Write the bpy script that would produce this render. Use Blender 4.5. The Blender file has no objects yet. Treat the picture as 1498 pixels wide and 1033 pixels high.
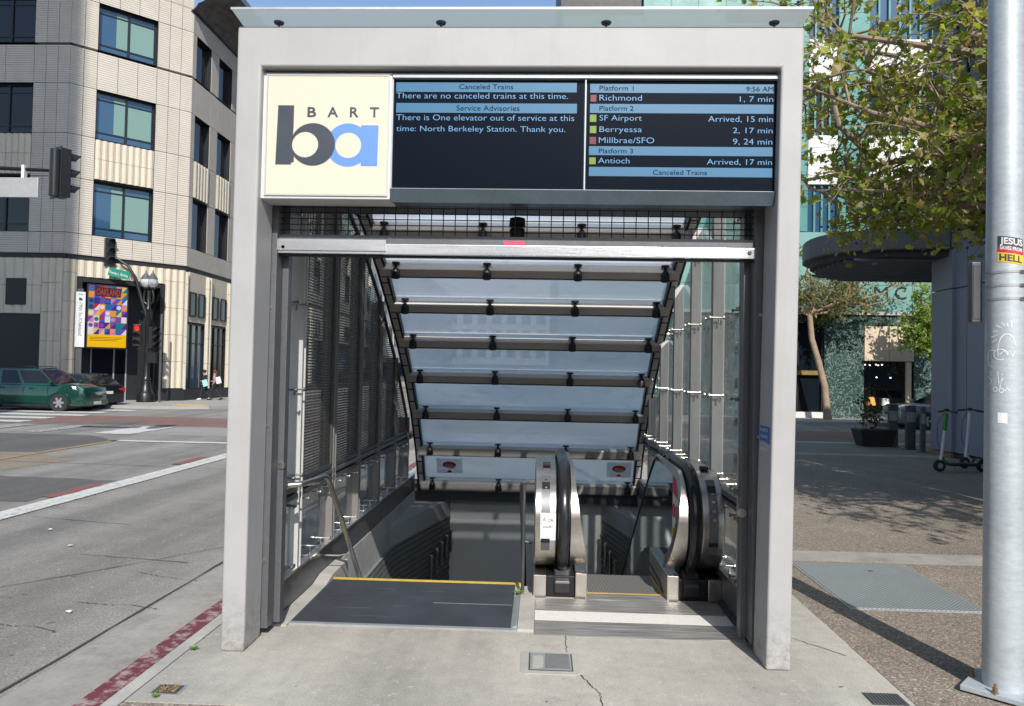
import bpy, bmesh, math, random
from mathutils import Vector, Matrix

random.seed(7)
SC = bpy.context.scene
COL = SC.collection

# ------------------------------------------------------------------ camera
def make_camera():
    yaw, pitch, roll = (math.radians(a) for a in (2.3, 1.4, 1.1))
    f = Vector((-math.sin(yaw)*math.cos(pitch), math.cos(yaw)*math.cos(pitch), math.sin(pitch)))
    rt = Vector((math.cos(yaw), math.sin(yaw), 0)); up = rt.cross(f)
    r2 = rt*math.cos(roll) + up*math.sin(roll); u2 = -rt*math.sin(roll) + up*math.cos(roll)
    m = Matrix(((r2.x, u2.x, -f.x, 0), (r2.y, u2.y, -f.y, 0), (r2.z, u2.z, -f.z, 1.8), (0, 0, 0, 1)))
    cd = bpy.data.cameras.new('camera'); cd.sensor_width = 36; cd.lens = 1080/1498*36
    cd.clip_start = .05; cd.clip_end = 2000
    ob = bpy.data.objects.new('camera', cd); COL.objects.link(ob); ob.matrix_world = m
    SC.camera = ob
make_camera()

# ------------------------------------------------------------------ light
SUN_DIR = Vector((-.215, 1.0, -.80)).normalized()
def make_light():
    w = bpy.data.worlds.new('World'); SC.world = w; w.use_nodes = True
    nt = w.node_tree; nt.nodes.clear()
    sky = nt.nodes.new('ShaderNodeTexSky'); sky.sky_type = 'NISHITA'; sky.sun_disc = False
    s = -SUN_DIR
    sky.sun_elevation = math.asin(s.z); sky.sun_rotation = math.atan2(s.x, s.y) % (2*math.pi)
    sky.air_density = 1.0; sky.dust_density = .8; sky.ozone_density = 2.0; sky.altitude = 20
    bg = nt.nodes.new('ShaderNodeBackground'); bg.inputs['Strength'].default_value = .15
    out = nt.nodes.new('ShaderNodeOutputWorld')
    nt.links.new(sky.outputs[0], bg.inputs[0]); nt.links.new(bg.outputs[0], out.inputs[0])
    ld = bpy.data.lights.new('sun', 'SUN'); ld.energy = 3.9; ld.angle = math.radians(.53); ld.color = (1, .95, .87)
    lo = bpy.data.objects.new('sun', ld); COL.objects.link(lo)
    lo.rotation_euler = SUN_DIR.to_track_quat('-Z', 'Y').to_euler(); lo.location = (6, -20, 25)
make_light()
SC.view_settings.view_transform = 'Standard'; SC.view_settings.look = 'None'
SC.view_settings.gamma = 1; SC.view_settings.use_curve_mapping = False
SC.view_settings.exposure = 0.40
SC.render.engine = 'CYCLES'
SC.cycles.transparent_max_bounces = 32
SC.cycles.max_bounces = 10

# ------------------------------------------------------------------ materials
MATS = {}
def _nt(name):
    m = bpy.data.materials.new(name); m.use_nodes = True
    nt = m.node_tree
    for n in list(nt.nodes):
        nt.nodes.remove(n)
    return m, nt
def N(nt, t, **kw):
    n = nt.nodes.new(t)
    for k, v in kw.items():
        if k in n.inputs.keys(): n.inputs[k].default_value = v
        else: setattr(n, k, v)
    return n
def L(nt, a, b): nt.links.new(a, b)
def rgba(c): return (c[0], c[1], c[2], 1)
def noise(nt, vec, scale, detail=4, rough=.6):
    n = N(nt, 'ShaderNodeTexNoise'); n.inputs['Scale'].default_value = scale
    n.inputs['Detail'].default_value = detail; n.inputs['Roughness'].default_value = rough
    L(nt, vec, n.inputs['Vector']); return n.outputs['Fac']
def ramp(nt, fac, stops):
    r = N(nt, 'ShaderNodeValToRGB'); e = r.color_ramp.elements
    while len(e) < len(stops): e.new(.5)
    for i, (p, c) in enumerate(stops):
        e[i].position = p; e[i].color = rgba(c) if hasattr(c, '__len__') else (c, c, c, 1)
    L(nt, fac, r.inputs[0]); return r.outputs[0]
def mixc(nt, fac, a, b, mode='MIX'):
    m = N(nt, 'ShaderNodeMix', data_type='RGBA', blend_type=mode)
    for s, v in ((m.inputs[0], fac), (m.inputs[6], a), (m.inputs[7], b)):
        if isinstance(v, (int, float)): s.default_value = v
        elif isinstance(v, tuple): s.default_value = rgba(v)
        else: L(nt, v, s)
    return m.outputs[2]
def mth(nt, op, a, b=None, clamp=False):
    m = N(nt, 'ShaderNodeMath', operation=op); m.use_clamp = clamp
    for s, v in ((m.inputs[0], a), (m.inputs[1], b)):
        if v is None: continue
        if isinstance(v, (int, float)): s.default_value = v
        else: L(nt, v, s)
    return m.outputs[0]
def scaled(nt, vec, sc):
    m = N(nt, 'ShaderNodeMapping'); m.inputs['Scale'].default_value = sc; L(nt, vec, m.inputs['Vector']); return m.outputs[0]
def pos(nt): return N(nt, 'ShaderNodeNewGeometry').outputs['Position']
def bump(nt, h, strength=.3, dist=.01, prev=None):
    b = N(nt, 'ShaderNodeBump'); b.inputs['Strength'].default_value = strength; b.inputs['Distance'].default_value = dist
    L(nt, h, b.inputs['Height'])
    if prev is not None: L(nt, prev, b.inputs['Normal'])
    return b.outputs[0]
def finish(m, nt, col, rough=.6, metal=0., nrm=None, spec=.5, alpha=None, emit=None, estr=0, coat=0):
    p = N(nt, 'ShaderNodeBsdfPrincipled'); o = N(nt, 'ShaderNodeOutputMaterial')
    for key, v in (('Base Color', col), ('Roughness', rough), ('Metallic', metal)):
        if isinstance(v, tuple): p.inputs[key].default_value = rgba(v)
        elif isinstance(v, (int, float)): p.inputs[key].default_value = v
        else: L(nt, v, p.inputs[key])
    p.inputs['Specular IOR Level'].default_value = spec
    p.inputs['Coat Weight'].default_value = coat
    if nrm is not None: L(nt, nrm, p.inputs['Normal'])
    if emit is not None: p.inputs['Emission Color'].default_value = rgba(emit); p.inputs['Emission Strength'].default_value = estr
    L(nt, p.outputs[0], o.inputs[0]); MATS[m.name] = m; return m
def plain(name, col, rough=.6, metal=0., var=.12, vs=6., bs=0., bscale=60., spec=.5, rnd=0., coat=0, streak=None, dirt=0.):
    """a solid colour with soft mottling, optional fine relief, streaks and per-piece variation"""
    m, nt = _nt(name); P = pos(nt)
    v = P if streak is None else scaled(nt, P, streak)
    f = noise(nt, v, vs, 5)
    f2 = noise(nt, P, vs*7, 3)
    f = mth(nt, 'ADD', mth(nt, 'MULTIPLY', f, .65), mth(nt, 'MULTIPLY', f2, .35))
    c = ramp(nt, f, [(.3, tuple(x*(1-var) for x in col)), (.7, tuple(min(1, x*(1+var)) for x in col))])
    if dirt > 0:
        d = ramp(nt, noise(nt, P, 2.3, 8, .75), [(.5, 0.), (.72, dirt)])
        c = mixc(nt, d, c, tuple(x*.35 for x in col))
    if rnd > 0:
        oi = N(nt, 'ShaderNodeObjectInfo')
        k = mth(nt, 'ADD', mth(nt, 'MULTIPLY', oi.outputs['Random'], rnd*2), 1-rnd)
        cc = N(nt, 'ShaderNodeCombineColor')
        for i in range(3): L(nt, k, cc.inputs[i])
        c = mixc(nt, 1., c, cc.outputs[0], 'MULTIPLY')
    r = mth(nt, 'ADD', mth(nt, 'MULTIPLY', f, .25), rough-.12, True)
    nb = bump(nt, noise(nt, v if streak else P, bscale, 4), bs, .004) if bs > 0 else None
    return finish(m, nt, c, r, metal, nb, spec, coat=coat)

def mat_portal():
    m, nt = _nt('portal_paint'); P = pos(nt)
    c = ramp(nt, noise(nt, P, 2.2, 6), [(.3, (.355, .355, .358)), (.7, (.40, .40, .405))])
    dr = ramp(nt, noise(nt, scaled(nt, P, (1, 1, .07)), 11, 5, .7), [(.52, 0.), (.75, .22)])
    c = mixc(nt, dr, c, (.27, .265, .26))
    sc_ = ramp(nt, noise(nt, P, 26, 6, .75), [(.64, 0.), (.70, .45)])
    c = mixc(nt, sc_, c, (.30, .29, .28))
    s = N(nt, 'ShaderNodeSeparateXYZ'); L(nt, P, s.inputs[0])
    h = mth(nt, 'SUBTRACT', 1., mth(nt, 'MULTIPLY', s.outputs[2], 2.2), True)
    g = mth(nt, 'MULTIPLY', h, ramp(nt, noise(nt, P, 13, 8, .8), [(.42, 0.), (.62, .9)]))
    c = mixc(nt, g, c, (.20, .18, .16))
    finish(m, nt, c, .55, 0, bump(nt, noise(nt, P, 70, 4), .14, .004))
mat_portal()
plain('grey_steel', (.135, .14, .15), .42, .45, .18, 4, .1, 60, streak=(1, 1, .15))
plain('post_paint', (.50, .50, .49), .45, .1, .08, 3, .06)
plain('post_shade_grey', (.20, .19, .18), .45, .2, .1, 3, .06)  # shaded copy of the post paint; the beam lips share it
plain('dark_steel', (.075, .08, .085), .45, .3, .2, 5, .1)
plain('beam_steel', (.56, .53, .50), .55, .1, .12, 3, .05, streak=(.3, 1, 1))
plain('black_metal', (.014, .014, .016), .45, .2, .3)
plain('wire_bronze', (.060, .052, .044), .6, .2, .2)
plain('bright_alloy', (.72, .72, .72), .3, .9, .1, 8, .12, 80, streak=(.08, 1, 1))
plain('sky_tinted_steel', (.12, .165, .20), .3, .6, .15, 5, .05)  # blue of the reflected sky is mixed into the steel colour
plain('sign_case', (.58, .58, .60), .4, 0, .04)
plain('sign_cream', (.62, .58, .47), .35, 0, .015, 1.5)
plain('logo_dark', (.045, .055, .075), .4)
plain('logo_blue', (.12, .26, .72), .4, 0, .05)
plain('rubber', (.02, .02, .023), .35, 0, .2, 6, .1)
plain('handrail_rubber', (.016, .017, .02), .22, 0, .1)
plain('red_paper', (.5, .02, .03), .5)
plain('pink_label', (.75, .07, .16), .4)
plain('white_paper', (.78, .78, .78), .6)
plain('yellow_paint', (.62, .42, .06), .6, 0, .2, 12)
plain('mat_dark', (.042, .048, .060), .62, 0, .28, 3.5, .35, 220, dirt=.4)
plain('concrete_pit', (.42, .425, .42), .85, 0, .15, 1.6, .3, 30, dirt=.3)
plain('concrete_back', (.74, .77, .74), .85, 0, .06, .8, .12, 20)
plain('ceiling_white', (.8, .8, .8), .8)
plain('galvanised', (.45, .50, .54), .5, .25, .14, 14, .25, 40, streak=(1, 1, 3.2), dirt=.25)
plain('rusty_nut', (.26, .17, .10), .6, .5, .4, 30)
plain('signal_black', (.018, .018, .02), .35, 0, .2)
plain('pole_green', (.012, .016, .015), .35, .1, .2)
plain('street_green', (.01, .22, .15), .4)
plain('grey_sign_back', (.45, .46, .47), .45, .4, .1)
plain('frame_dark', (.018, .020, .024), .4, .2, .2)
plain('entry_black', (.014, .015, .018), .5, 0, .2)
plain('far_white', (.50, .49, .47), .8, 0, .08, .5)
plain('far_grey', (.30, .30, .29), .8, 0, .08, .5)
plain('far_brick', (.24, .13, .09), .85, 0, .15, .8)
plain('stone_flute', (.62, .56, .45), .75, 0, .07, 2, .15, 30, rnd=.05)
plain('white_stone', (.60, .60, .57), .6, 0, .04, .7)
plain('grey_panel', (.20, .22, .27), .45, .1, .06, 1.0, rnd=.04)
plain('canopy_grey', (.10, .105, .115), .6, 0, .1)
plain('canopy_dark', (.035, .036, .04), .7)
plain('beige_panel', (.62, .50, .38), .7, 0, .05, 1)
plain('brass', (.5, .32, .12), .35, .7)
plain('bark', (.27, .21, .15), .9, 0, .3, 7, .8, 25)
plain('bark_far', (.33, .24, .17), .9, 0, .3, 5, .6, 18)
plain('seed_ball', (.05, .035, .02), .9)
plain('pot', (.02, .021, .023), .6)
plain('rack_grey', (.10, .11, .12), .5, .3)
plain('tire', (.02, .02, .021), .8, 0, .2)
plain('rim', (.55, .56, .58), .3, .8)
plain('chrome', (.6, .6, .6), .2, 1)
plain('headlamp', (.65, .65, .62), .12, .2)
plain('taillight', (.45, .01, .015), .2)
plain('plate_white', (.6, .6, .6), .5)
plain('skin', (.42, .24, .17), .6)
plain('hair_dark', (.02, .014, .01), .6)
plain('hair_brown', (.10, .03, .015), .6)
plain('cloth_black', (.02, .02, .024), .85)
plain('cloth_pink', (.35, .22, .25), .85)
plain('cloth_red', (.3, .03, .04), .8)
plain('cloth_white', (.7, .7, .7), .8)
plain('bag_teal', (.3, .6, .65), .7)
plain('scooter_green', (.02, .20, .035), .4)
plain('scooter_white', (.55, .56, .58), .4)
plain('lens_off', (.03, .02, .015), .3)
plain('concrete_curb', (.40, .39, .36), .85, 0, .14, 3, .4, 60, dirt=.35)
plain('gutter_concrete', (.31, .296, .268), .9, 0, .22, 3, .6, 60, dirt=.6)
plain('tactile_yellow', (.62, .45, .10), .7, 0, .12)
plain('far_sidewalk', (.33, .32, .30), .9, 0, .12, .7)
plain('leaf_litter', (.22, .15, .08), .9, 0, .4, 30, .8, 60)
plain('crack_dark', (.07, .065, .055), .95)
plain('seam_metal', (.40, .42, .43), .5, .5, .15)
plain('orange_shade', (.75, .32, .06), .6)
def car_paint(name, col, rough=.28): plain(name, col, rough, .35, .06, 1, coat=1.)
car_paint('green_paint', (.004, .052, .036)); car_paint('black_paint', (.012, .014, .02)); car_paint('grey_paint', (.24, .26, .29))
def emis(name, col, s):
    m, nt = _nt(name); finish(m, nt, tuple(x*.3 for x in col), .3, 0, None, .5, emit=col, estr=s)
emis('lcd_text', (.16, .38, .66), .62); emis('lcd_bar', (.065, .22, .39), .5)
emis('lcd_green', (.22, .34, .03), .5); emis('lcd_red', (.22, .015, .03), .5)
emis('red_lens', (.9, .03, .03), .9); emis('shop_lamp', (1, .9, .75), 4)

def mat_stainless():
    m, nt = _nt('stainless'); P = pos(nt)
    f = noise(nt, scaled(nt, P, (1, 1, 12)), 6, 6)
    f2 = noise(nt, P, 3, 6)
    c = ramp(nt, f2, [(.3, (.46, .435, .40)), (.7, (.66, .64, .60))])
    r = mth(nt, 'ADD', mth(nt, 'MULTIPLY', f, .2), .2)
    nb = bump(nt, noise(nt, scaled(nt, P, (1, 1, 30)), 30, 3), .08, .002)
    nb = bump(nt, noise(nt, P, 5, 2), .12, .02, nb)
    finish(m, nt, c, r, 1., nb)
mat_stainless()
def mat_plate():
    # ribbed brushed landing plate, ribs along X
    m, nt = _nt('landing_plate'); P = pos(nt)
    sx = N(nt, 'ShaderNodeSeparateXYZ'); L(nt, P, sx.inputs[0])
    w = mth(nt, 'SINE', mth(nt, 'MULTIPLY', sx.outputs[1], 2*math.pi/.018))
    f = noise(nt, scaled(nt, P, (.25, 6, 1)), 9, 6)
    c = ramp(nt, f, [(.3, (.16, .15, .145)), (.55, (.36, .35, .34)), (.72, (.6, .59, .57))])
    finish(m, nt, c, .5, .45, bump(nt, w, .5, .003))
mat_plate()
def mat_step():
    m, nt = _nt('step_tread'); P = pos(nt)
    sx = N(nt, 'ShaderNodeSeparateXYZ'); L(nt, P, sx.inputs[0])
    w = mth(nt, 'SINE', mth(nt, 'MULTIPLY', sx.outputs[0], 2*math.pi/.0125))
    c = ramp(nt, w, [(.3, (.16, .155, .15)), (.8, (.48, .46, .42))])
    finish(m, nt, c, .5, .4, bump(nt, w, .6, .004))
mat_step()
def glass(name, tint=(.9, .95, .95), base=.06, dirt=.06, dcol=(.5, .52, .52), gl=(.9, .95, 1), rough=.03):
    m, nt = _nt(name); P = pos(nt)
    tr = N(nt, 'ShaderNodeBsdfTransparent'); tr.inputs[0].default_value = rgba(tint)
    g = N(nt, 'ShaderNodeBsdfGlossy'); g.inputs[0].default_value = rgba(gl); g.inputs['Roughness'].default_value = rough
    fr = N(nt, 'ShaderNodeFresnel'); bf = N(nt, 'ShaderNodeNewGeometry').outputs['Backfacing']
    L(nt, mth(nt, 'SUBTRACT', 1.33, mth(nt, 'MULTIPLY', bf, 1.33-1/1.33)), fr.inputs[0])
    f = mth(nt, 'ADD', fr.outputs[0], base*.6, True)
    mx = N(nt, 'ShaderNodeMixShader'); L(nt, f, mx.inputs[0]); L(nt, tr.outputs[0], mx.inputs[1]); L(nt, g.outputs[0], mx.inputs[2])
    d = N(nt, 'ShaderNodeBsdfDiffuse'); d.inputs[0].default_value = rgba(dcol)
    dn = ramp(nt, noise(nt, scaled(nt, P, (1, 1, .3)), 5, 7, .7), [(.35, dirt*.4), (.75, dirt*2)])
    m2 = N(nt, 'ShaderNodeMixShader'); L(nt, dn, m2.inputs[0]); L(nt, mx.outputs[0], m2.inputs[1]); L(nt, d.outputs[0], m2.inputs[2])
    o = N(nt, 'ShaderNodeOutputMaterial'); L(nt, m2.outputs[0], o.inputs[0]); MATS[name] = m
glass('clear_glass', (.84, .86, .86), .06, .13, (.34, .33, .32))
glass('balustrade_glass', (.25, .29, .27), .42, .05, (.25, .26, .25))
glass('lamp_globe', (.6, .6, .6), .12, .5, (.75, .76, .78))
glass('car_glass', (.05, .06, .06), .06, .03, (.1, .1, .1))
glass('tower_glass', (.25, .38, .42), .16, .05, (.2, .3, .32))
glass('shop_glass', (.22, .25, .26), .10, .03, (.1, .12, .12))

def mat_roof_glass():
    m, nt = _nt('roof_glass'); P = pos(nt)
    s = ramp(nt, noise(nt, scaled(nt, P, (.6, 1.3, 1.3)), 1.3, 7, .65), [(.45, .0), (.62, 1.)])
    st = ramp(nt, noise(nt, P, 9, 6, .7), [(.4, 0.), (.8, 1.)])
    col = mixc(nt, s, (.97, .98, .98), (1., 1., .98))
    oi = N(nt, 'ShaderNodeObjectInfo')
    kk = mth(nt, 'ADD', mth(nt, 'MULTIPLY', oi.outputs['Random'], .16), .84)
    cl = ramp(nt, noise(nt, scaled(nt, P, (.35, 1., 1.)), .9, 3, .5), [(.4, .80), (.6, 1.)])
    wsp = N(nt, 'ShaderNodeTexNoise'); wsp.inputs['Scale'].default_value = 2.4; wsp.inputs['Detail'].default_value = 8; wsp.inputs['Distortion'].default_value = 2.5; L(nt, scaled(nt, P, (.5, 1, 1)), wsp.inputs['Vector'])
    col = mixc(nt, ramp(nt, wsp.outputs['Fac'], [(.55, 0.), (.70, .28)]), col, (.55, .58, .60))
    cc = N(nt, 'ShaderNodeCombineColor')
    for i in range(3): L(nt, mth(nt, 'MULTIPLY', kk, cl), cc.inputs[i])
    col = mixc(nt, 1., col, cc.outputs[0], 'MULTIPLY')
    tl = N(nt, 'ShaderNodeBsdfTranslucent'); L(nt, col, tl.inputs[0])
    df = N(nt, 'ShaderNodeBsdfDiffuse'); L(nt, mixc(nt, st, (.55, .62, .70), (.74, .74, .72)), df.inputs[0])
    tr = N(nt, 'ShaderNodeBsdfTransparent'); tr.inputs[0].default_value = (.92, .96, 1, 1)
    g = N(nt, 'ShaderNodeBsdfGlossy'); g.inputs['Roughness'].default_value = .08
    a = N(nt, 'ShaderNodeMixShader'); a.inputs[0].default_value = .08; L(nt, tl.outputs[0], a.inputs[1]); L(nt, df.outputs[0], a.inputs[2])
    b = N(nt, 'ShaderNodeMixShader'); b.inputs[0].default_value = .12; L(nt, a.outputs[0], b.inputs[1]); L(nt, tr.outputs[0], b.inputs[2])
    fr = N(nt, 'ShaderNodeLayerWeight'); fr.inputs[0].default_value = .25
    c = N(nt, 'ShaderNodeMixShader'); L(nt, mth(nt, 'ADD', mth(nt, 'MULTIPLY', mth(nt, 'POWER', fr.outputs['Facing'], 3.), .35), .05), c.inputs[0]); L(nt, b.outputs[0], c.inputs[1]); L(nt, g.outputs[0], c.inputs[2])
    o = N(nt, 'ShaderNodeOutputMaterial'); L(nt, c.outputs[0], o.inputs[0]); MATS['roof_glass'] = m
mat_roof_glass()
def mat_thin():
    m, nt = _nt('thin_paper')
    tl = N(nt, 'ShaderNodeBsdfTranslucent'); tl.inputs[0].default_value = (.75, .74, .78, 1)
    df = N(nt, 'ShaderNodeBsdfDiffuse'); df.inputs[0].default_value = (.75, .74, .78, 1)
    a = N(nt, 'ShaderNodeMixShader'); a.inputs[0].default_value = .35; L(nt, tl.outputs[0], a.inputs[1]); L(nt, df.outputs[0], a.inputs[2])
    o = N(nt, 'ShaderNodeOutputMaterial'); L(nt, a.outputs[0], o.inputs[0]); MATS['thin_paper'] = m
mat_thin()
def mat_top():
    m, nt = _nt('top_glass')
    tl = N(nt, 'ShaderNodeBsdfTranslucent'); tl.inputs[0].default_value = (.42, .47, .45, 1)
    df = N(nt, 'ShaderNodeBsdfDiffuse'); df.inputs[0].default_value = (.40, .44, .42, 1)
    tr = N(nt, 'ShaderNodeBsdfTransparent'); tr.inputs[0].default_value = (.93, .95, .88, 1)
    a = N(nt, 'ShaderNodeMixShader'); a.inputs[0].default_value = .25; L(nt, tl.outputs[0], a.inputs[1]); L(nt, df.outputs[0], a.inputs[2])
    b = N(nt, 'ShaderNodeMixShader'); b.inputs[0].default_value = .12; L(nt, a.outputs[0], b.inputs[1]); L(nt, tr.outputs[0], b.inputs[2])
    o = N(nt, 'ShaderNodeOutputMaterial'); L(nt, b.outputs[0], o.inputs[0]); MATS['top_glass'] = m
mat_top()
def opaque_glass(name, col, rough=.06, spec=.9):
    m, nt = _nt(name); P = pos(nt)
    nb = bump(nt, noise(nt, P, .6, 2), .25, .02)
    finish(m, nt, col, rough, .0, nb, spec)
opaque_glass('dark_window', (.008, .011, .016), .06, .4); opaque_glass('blue_window', (.03, .085, .16), .05, .9); opaque_glass('lcd_black', (.004, .007, .014), .25, .08); opaque_glass('car_window', (.008, .010, .012), .08, .4)
plain('blind', (.17, .29, .27), .8, 0, .04)
def mat_aggregate():
    m, nt = _nt('aggregate'); P = pos(nt)
    v = N(nt, 'ShaderNodeTexVoronoi'); v.inputs['Scale'].default_value = 88; L(nt, P, v.inputs['Vector'])
    g = ramp(nt, v.outputs['Color'], [(.0, (.12, .095, .075)), (.35, (.20, .165, .13)), (.62, (.28, .235, .19)), (.85, (.42, .365, .31)), (1, (.55, .50, .44))])
    f = noise(nt, P, 28, 3)
    g = mixc(nt, ramp(nt, f, [(.45, 0.), (.6, .5)]), g, (.20, .165, .135))
    big = ramp(nt, noise(nt, P, .7, 7, .7), [(.3, .72), (.7, 1.12)])
    g = mixc(nt, 1., g, big, 'MULTIPLY')
    gum = N(nt, 'ShaderNodeTexVoronoi'); gum.inputs['Scale'].default_value = 2.2; L(nt, P, gum.inputs['Vector'])
    g = mixc(nt, ramp(nt, gum.outputs['Distance'], [(.05, .8), (.075, 0.)]), g, (.07, .065, .06))
    g = mixc(nt, ramp(nt, noise(nt, P, 1.6, 9, .8), [(.55, 0.), (.68, .45)]), g, (.12, .105, .09))
    h = mth(nt, 'SUBTRACT', 1., v.outputs['Distance'])
    finish(m, nt, g, .85, 0, bump(nt, h, .7, .006))
mat_aggregate()
def stainmat(name, a, b, spots, sc=1., fine=70, rough=.9, grain=.35, bs=.35, lane=0.):
    m, nt = _nt(name); P = pos(nt)
    big = noise(nt, P, .55*sc, 7, .62); med = noise(nt, P, 5*sc, 6, .65); fi = noise(nt, P, fine, 3, .7)
    c = ramp(nt, mth(nt, 'ADD', mth(nt, 'MULTIPLY', big, .6), mth(nt, 'MULTIPLY', med, .4)), [(.32, a), (.68, b)])
    gr = ramp(nt, fi, [(.25, 1-grain), (.75, 1+grain*.6)])
    c = mixc(nt, 1., c, gr, 'MULTIPLY')
    v = N(nt, 'ShaderNodeTexVoronoi'); v.inputs['Scale'].default_value = 2.7*sc; v.inputs['Randomness'].default_value = 1
    w = N(nt, 'ShaderNodeVectorMath', operation='ADD'); L(nt, P, w.inputs[0])
    wn = N(nt, 'ShaderNodeTexNoise'); wn.inputs['Scale'].default_value = 8; L(nt, P, wn.inputs['Vector'])
    sc_ = N(nt, 'ShaderNodeVectorMath', operation='SCALE'); sc_.inputs['Scale'].default_value = .12; L(nt, wn.outputs['Color'], sc_.inputs[0]); L(nt, sc_.outputs[0], w.inputs[1])
    L(nt, w.outputs[0], v.inputs['Vector'])
    sp = ramp(nt, v.outputs['Distance'], [(.035, spots), (.07, 0.)])
    c = mixc(nt, sp, c, tuple(x*.3 for x in a))
    st = ramp(nt, noise(nt, scaled(nt, P, (1, .35, 1)), 3.3*sc, 8, .75), [(.56, 0.), (.75, .35)])
    c = mixc(nt, st, c, tuple(x*.55 for x in a))
    if lane:
        l1 = ramp(nt, noise(nt, scaled(nt, P, (1, .05, 1)), 1.1, 6, .6), [(.42, 1.), (.62, 1-lane)])
        c = mixc(nt, 1., c, l1, 'MULTIPLY')
        l2 = ramp(nt, noise(nt, P, 1.9, 9, .8), [(.55, 0.), (.66, lane*1.3)])
        c = mixc(nt, l2, c, tuple(x*.5 for x in a))
        l3 = ramp(nt, noise(nt, P, 16, 4, .8), [(.60, 0.), (.68, .55)])
        c = mixc(nt, l3, c, tuple(min(.6, x*1.5) for x in b))
    finish(m, nt, c, rough, 0, bump(nt, fi, bs, .006))
stainmat('slab_concrete', (.36, .34, .30), (.56, .535, .48), 1., 1.5, 90, .85, .3, .3, lane=.26)
stainmat('asphalt', (.23, .218, .20), (.355, .337, .308), .7, .9, 62, .95, .62, .8, lane=.3)
stainmat('asphalt_dark', (.11, .108, .104), (.16, .155, .15), .2, .6, 75, .95, .5, .6, lane=.2)
stainmat('asphalt_light', (.26, .25, .23), (.34, .32, .30), .3, .7, 75, .95, .35, .6)
stainmat('asphalt_tan', (.22, .18, .13), (.30, .25, .19), .3, .9, 75, .95, .5, .6)
stainmat('red_lane', (.17, .095, .08), (.24, .15, .13), .3, 1., 75, .95, .35, .5)
stainmat('painted_shade_walk', (.17, .16, .15), (.24, .22, .2), .3, .6, 60, .9, .3, .3)  # darker paving with the shade put into its colour
def mat_worn(name, paint, under, lo, hi, sc=9, rough=.8):
    m, nt = _nt(name); P = pos(nt)
    f = noise(nt, P, sc, 8, .72); f2 = noise(nt, P, 80, 3)
    k = ramp(nt, f, [(lo, 0.), (hi, 1.)])
    g = ramp(nt, f2, [(.2, .75), (.8, 1.1)])
    c = mixc(nt, 1., mixc(nt, k, under, paint), g, 'MULTIPLY')
    finish(m, nt, c, rough, 0, bump(nt, f2, .3, .004))
mat_worn('white_marking', (.62, .62, .59), (.30, .29, .27), .36, .48)
mat_worn('faded_marking', (.50, .50, .48), (.23, .22, .21), .46, .6)
mat_worn('yellow_marking', (.45, .28, .10), (.22, .19, .15), .4, .55)
mat_worn('red_curb', (.15, .032, .045), (.36, .28, .26), .41, .52, 11)
mat_worn('red_mark', (.30, .07, .06), (.16, .13, .12), .42, .55)
mat_worn('white_stripe', (.74, .72, .68), (.40, .39, .37), .28, .40, 14)
def mat_hatch():
    m, nt = _nt('hatch_steel'); P = pos(nt)
    s = N(nt, 'ShaderNodeSeparateXYZ'); L(nt, P, s.inputs[0])
    a = mth(nt, 'ABSOLUTE', mth(nt, 'SINE', mth(nt, 'MULTIPLY', mth(nt, 'ADD', s.outputs[0], s.outputs[1]), math.pi/.035)))
    b = mth(nt, 'ABSOLUTE', mth(nt, 'SINE', mth(nt, 'MULTIPLY', mth(nt, 'SUBTRACT', s.outputs[0], s.outputs[1]), math.pi/.035)))
    h = mth(nt, 'MULTIPLY', a, b)
    c = ramp(nt, h, [(.1, (.22, .24, .25)), (.7, (.50, .53, .54))])
    c = mixc(nt, ramp(nt, noise(nt, P, 3, 6), [(.45, 0.), (.7, .5)]), c, (.33, .33, .33))
    finish(m, nt, c, .5, .5, bump(nt, h, .8, .006))
mat_hatch()
def mat_ribs(name, col, pitch=.105, dcol=.55):
    m, nt = _nt(name); P = pos(nt)
    s = N(nt, 'ShaderNodeSeparateXYZ'); L(nt, P, s.inputs[0])
    fr = mth(nt, 'FRACT', mth(nt, 'MULTIPLY', s.outputs[2], 1/pitch))
    h = ramp(nt, fr, [(.0, 0.), (.14, 1.), (.86, 1.), (1., 0.)])
    oi = N(nt, 'ShaderNodeObjectInfo')
    k = mth(nt, 'ADD', mth(nt, 'MULTIPLY', oi.outputs['Random'], .08), .96)
    base = ramp(nt, noise(nt, P, 1.4, 5), [(.3, tuple(x*.93 for x in col)), (.7, tuple(x*1.05 for x in col))])
    cc = N(nt, 'ShaderNodeCombineColor')
    for i in range(3): L(nt, k, cc.inputs[i])
    base = mixc(nt, 1., base, cc.outputs[0], 'MULTIPLY')
    c = mixc(nt, h, tuple(x*dcol for x in col), base)
    finish(m, nt, c, .7, 0, bump(nt, h, .8, .03))
mat_ribs('ribbed_stone', (.58, .53, .46), .105, .80)
mat_ribs('tile_wall_mat', (.19, .21, .205), .075, .4)
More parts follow.
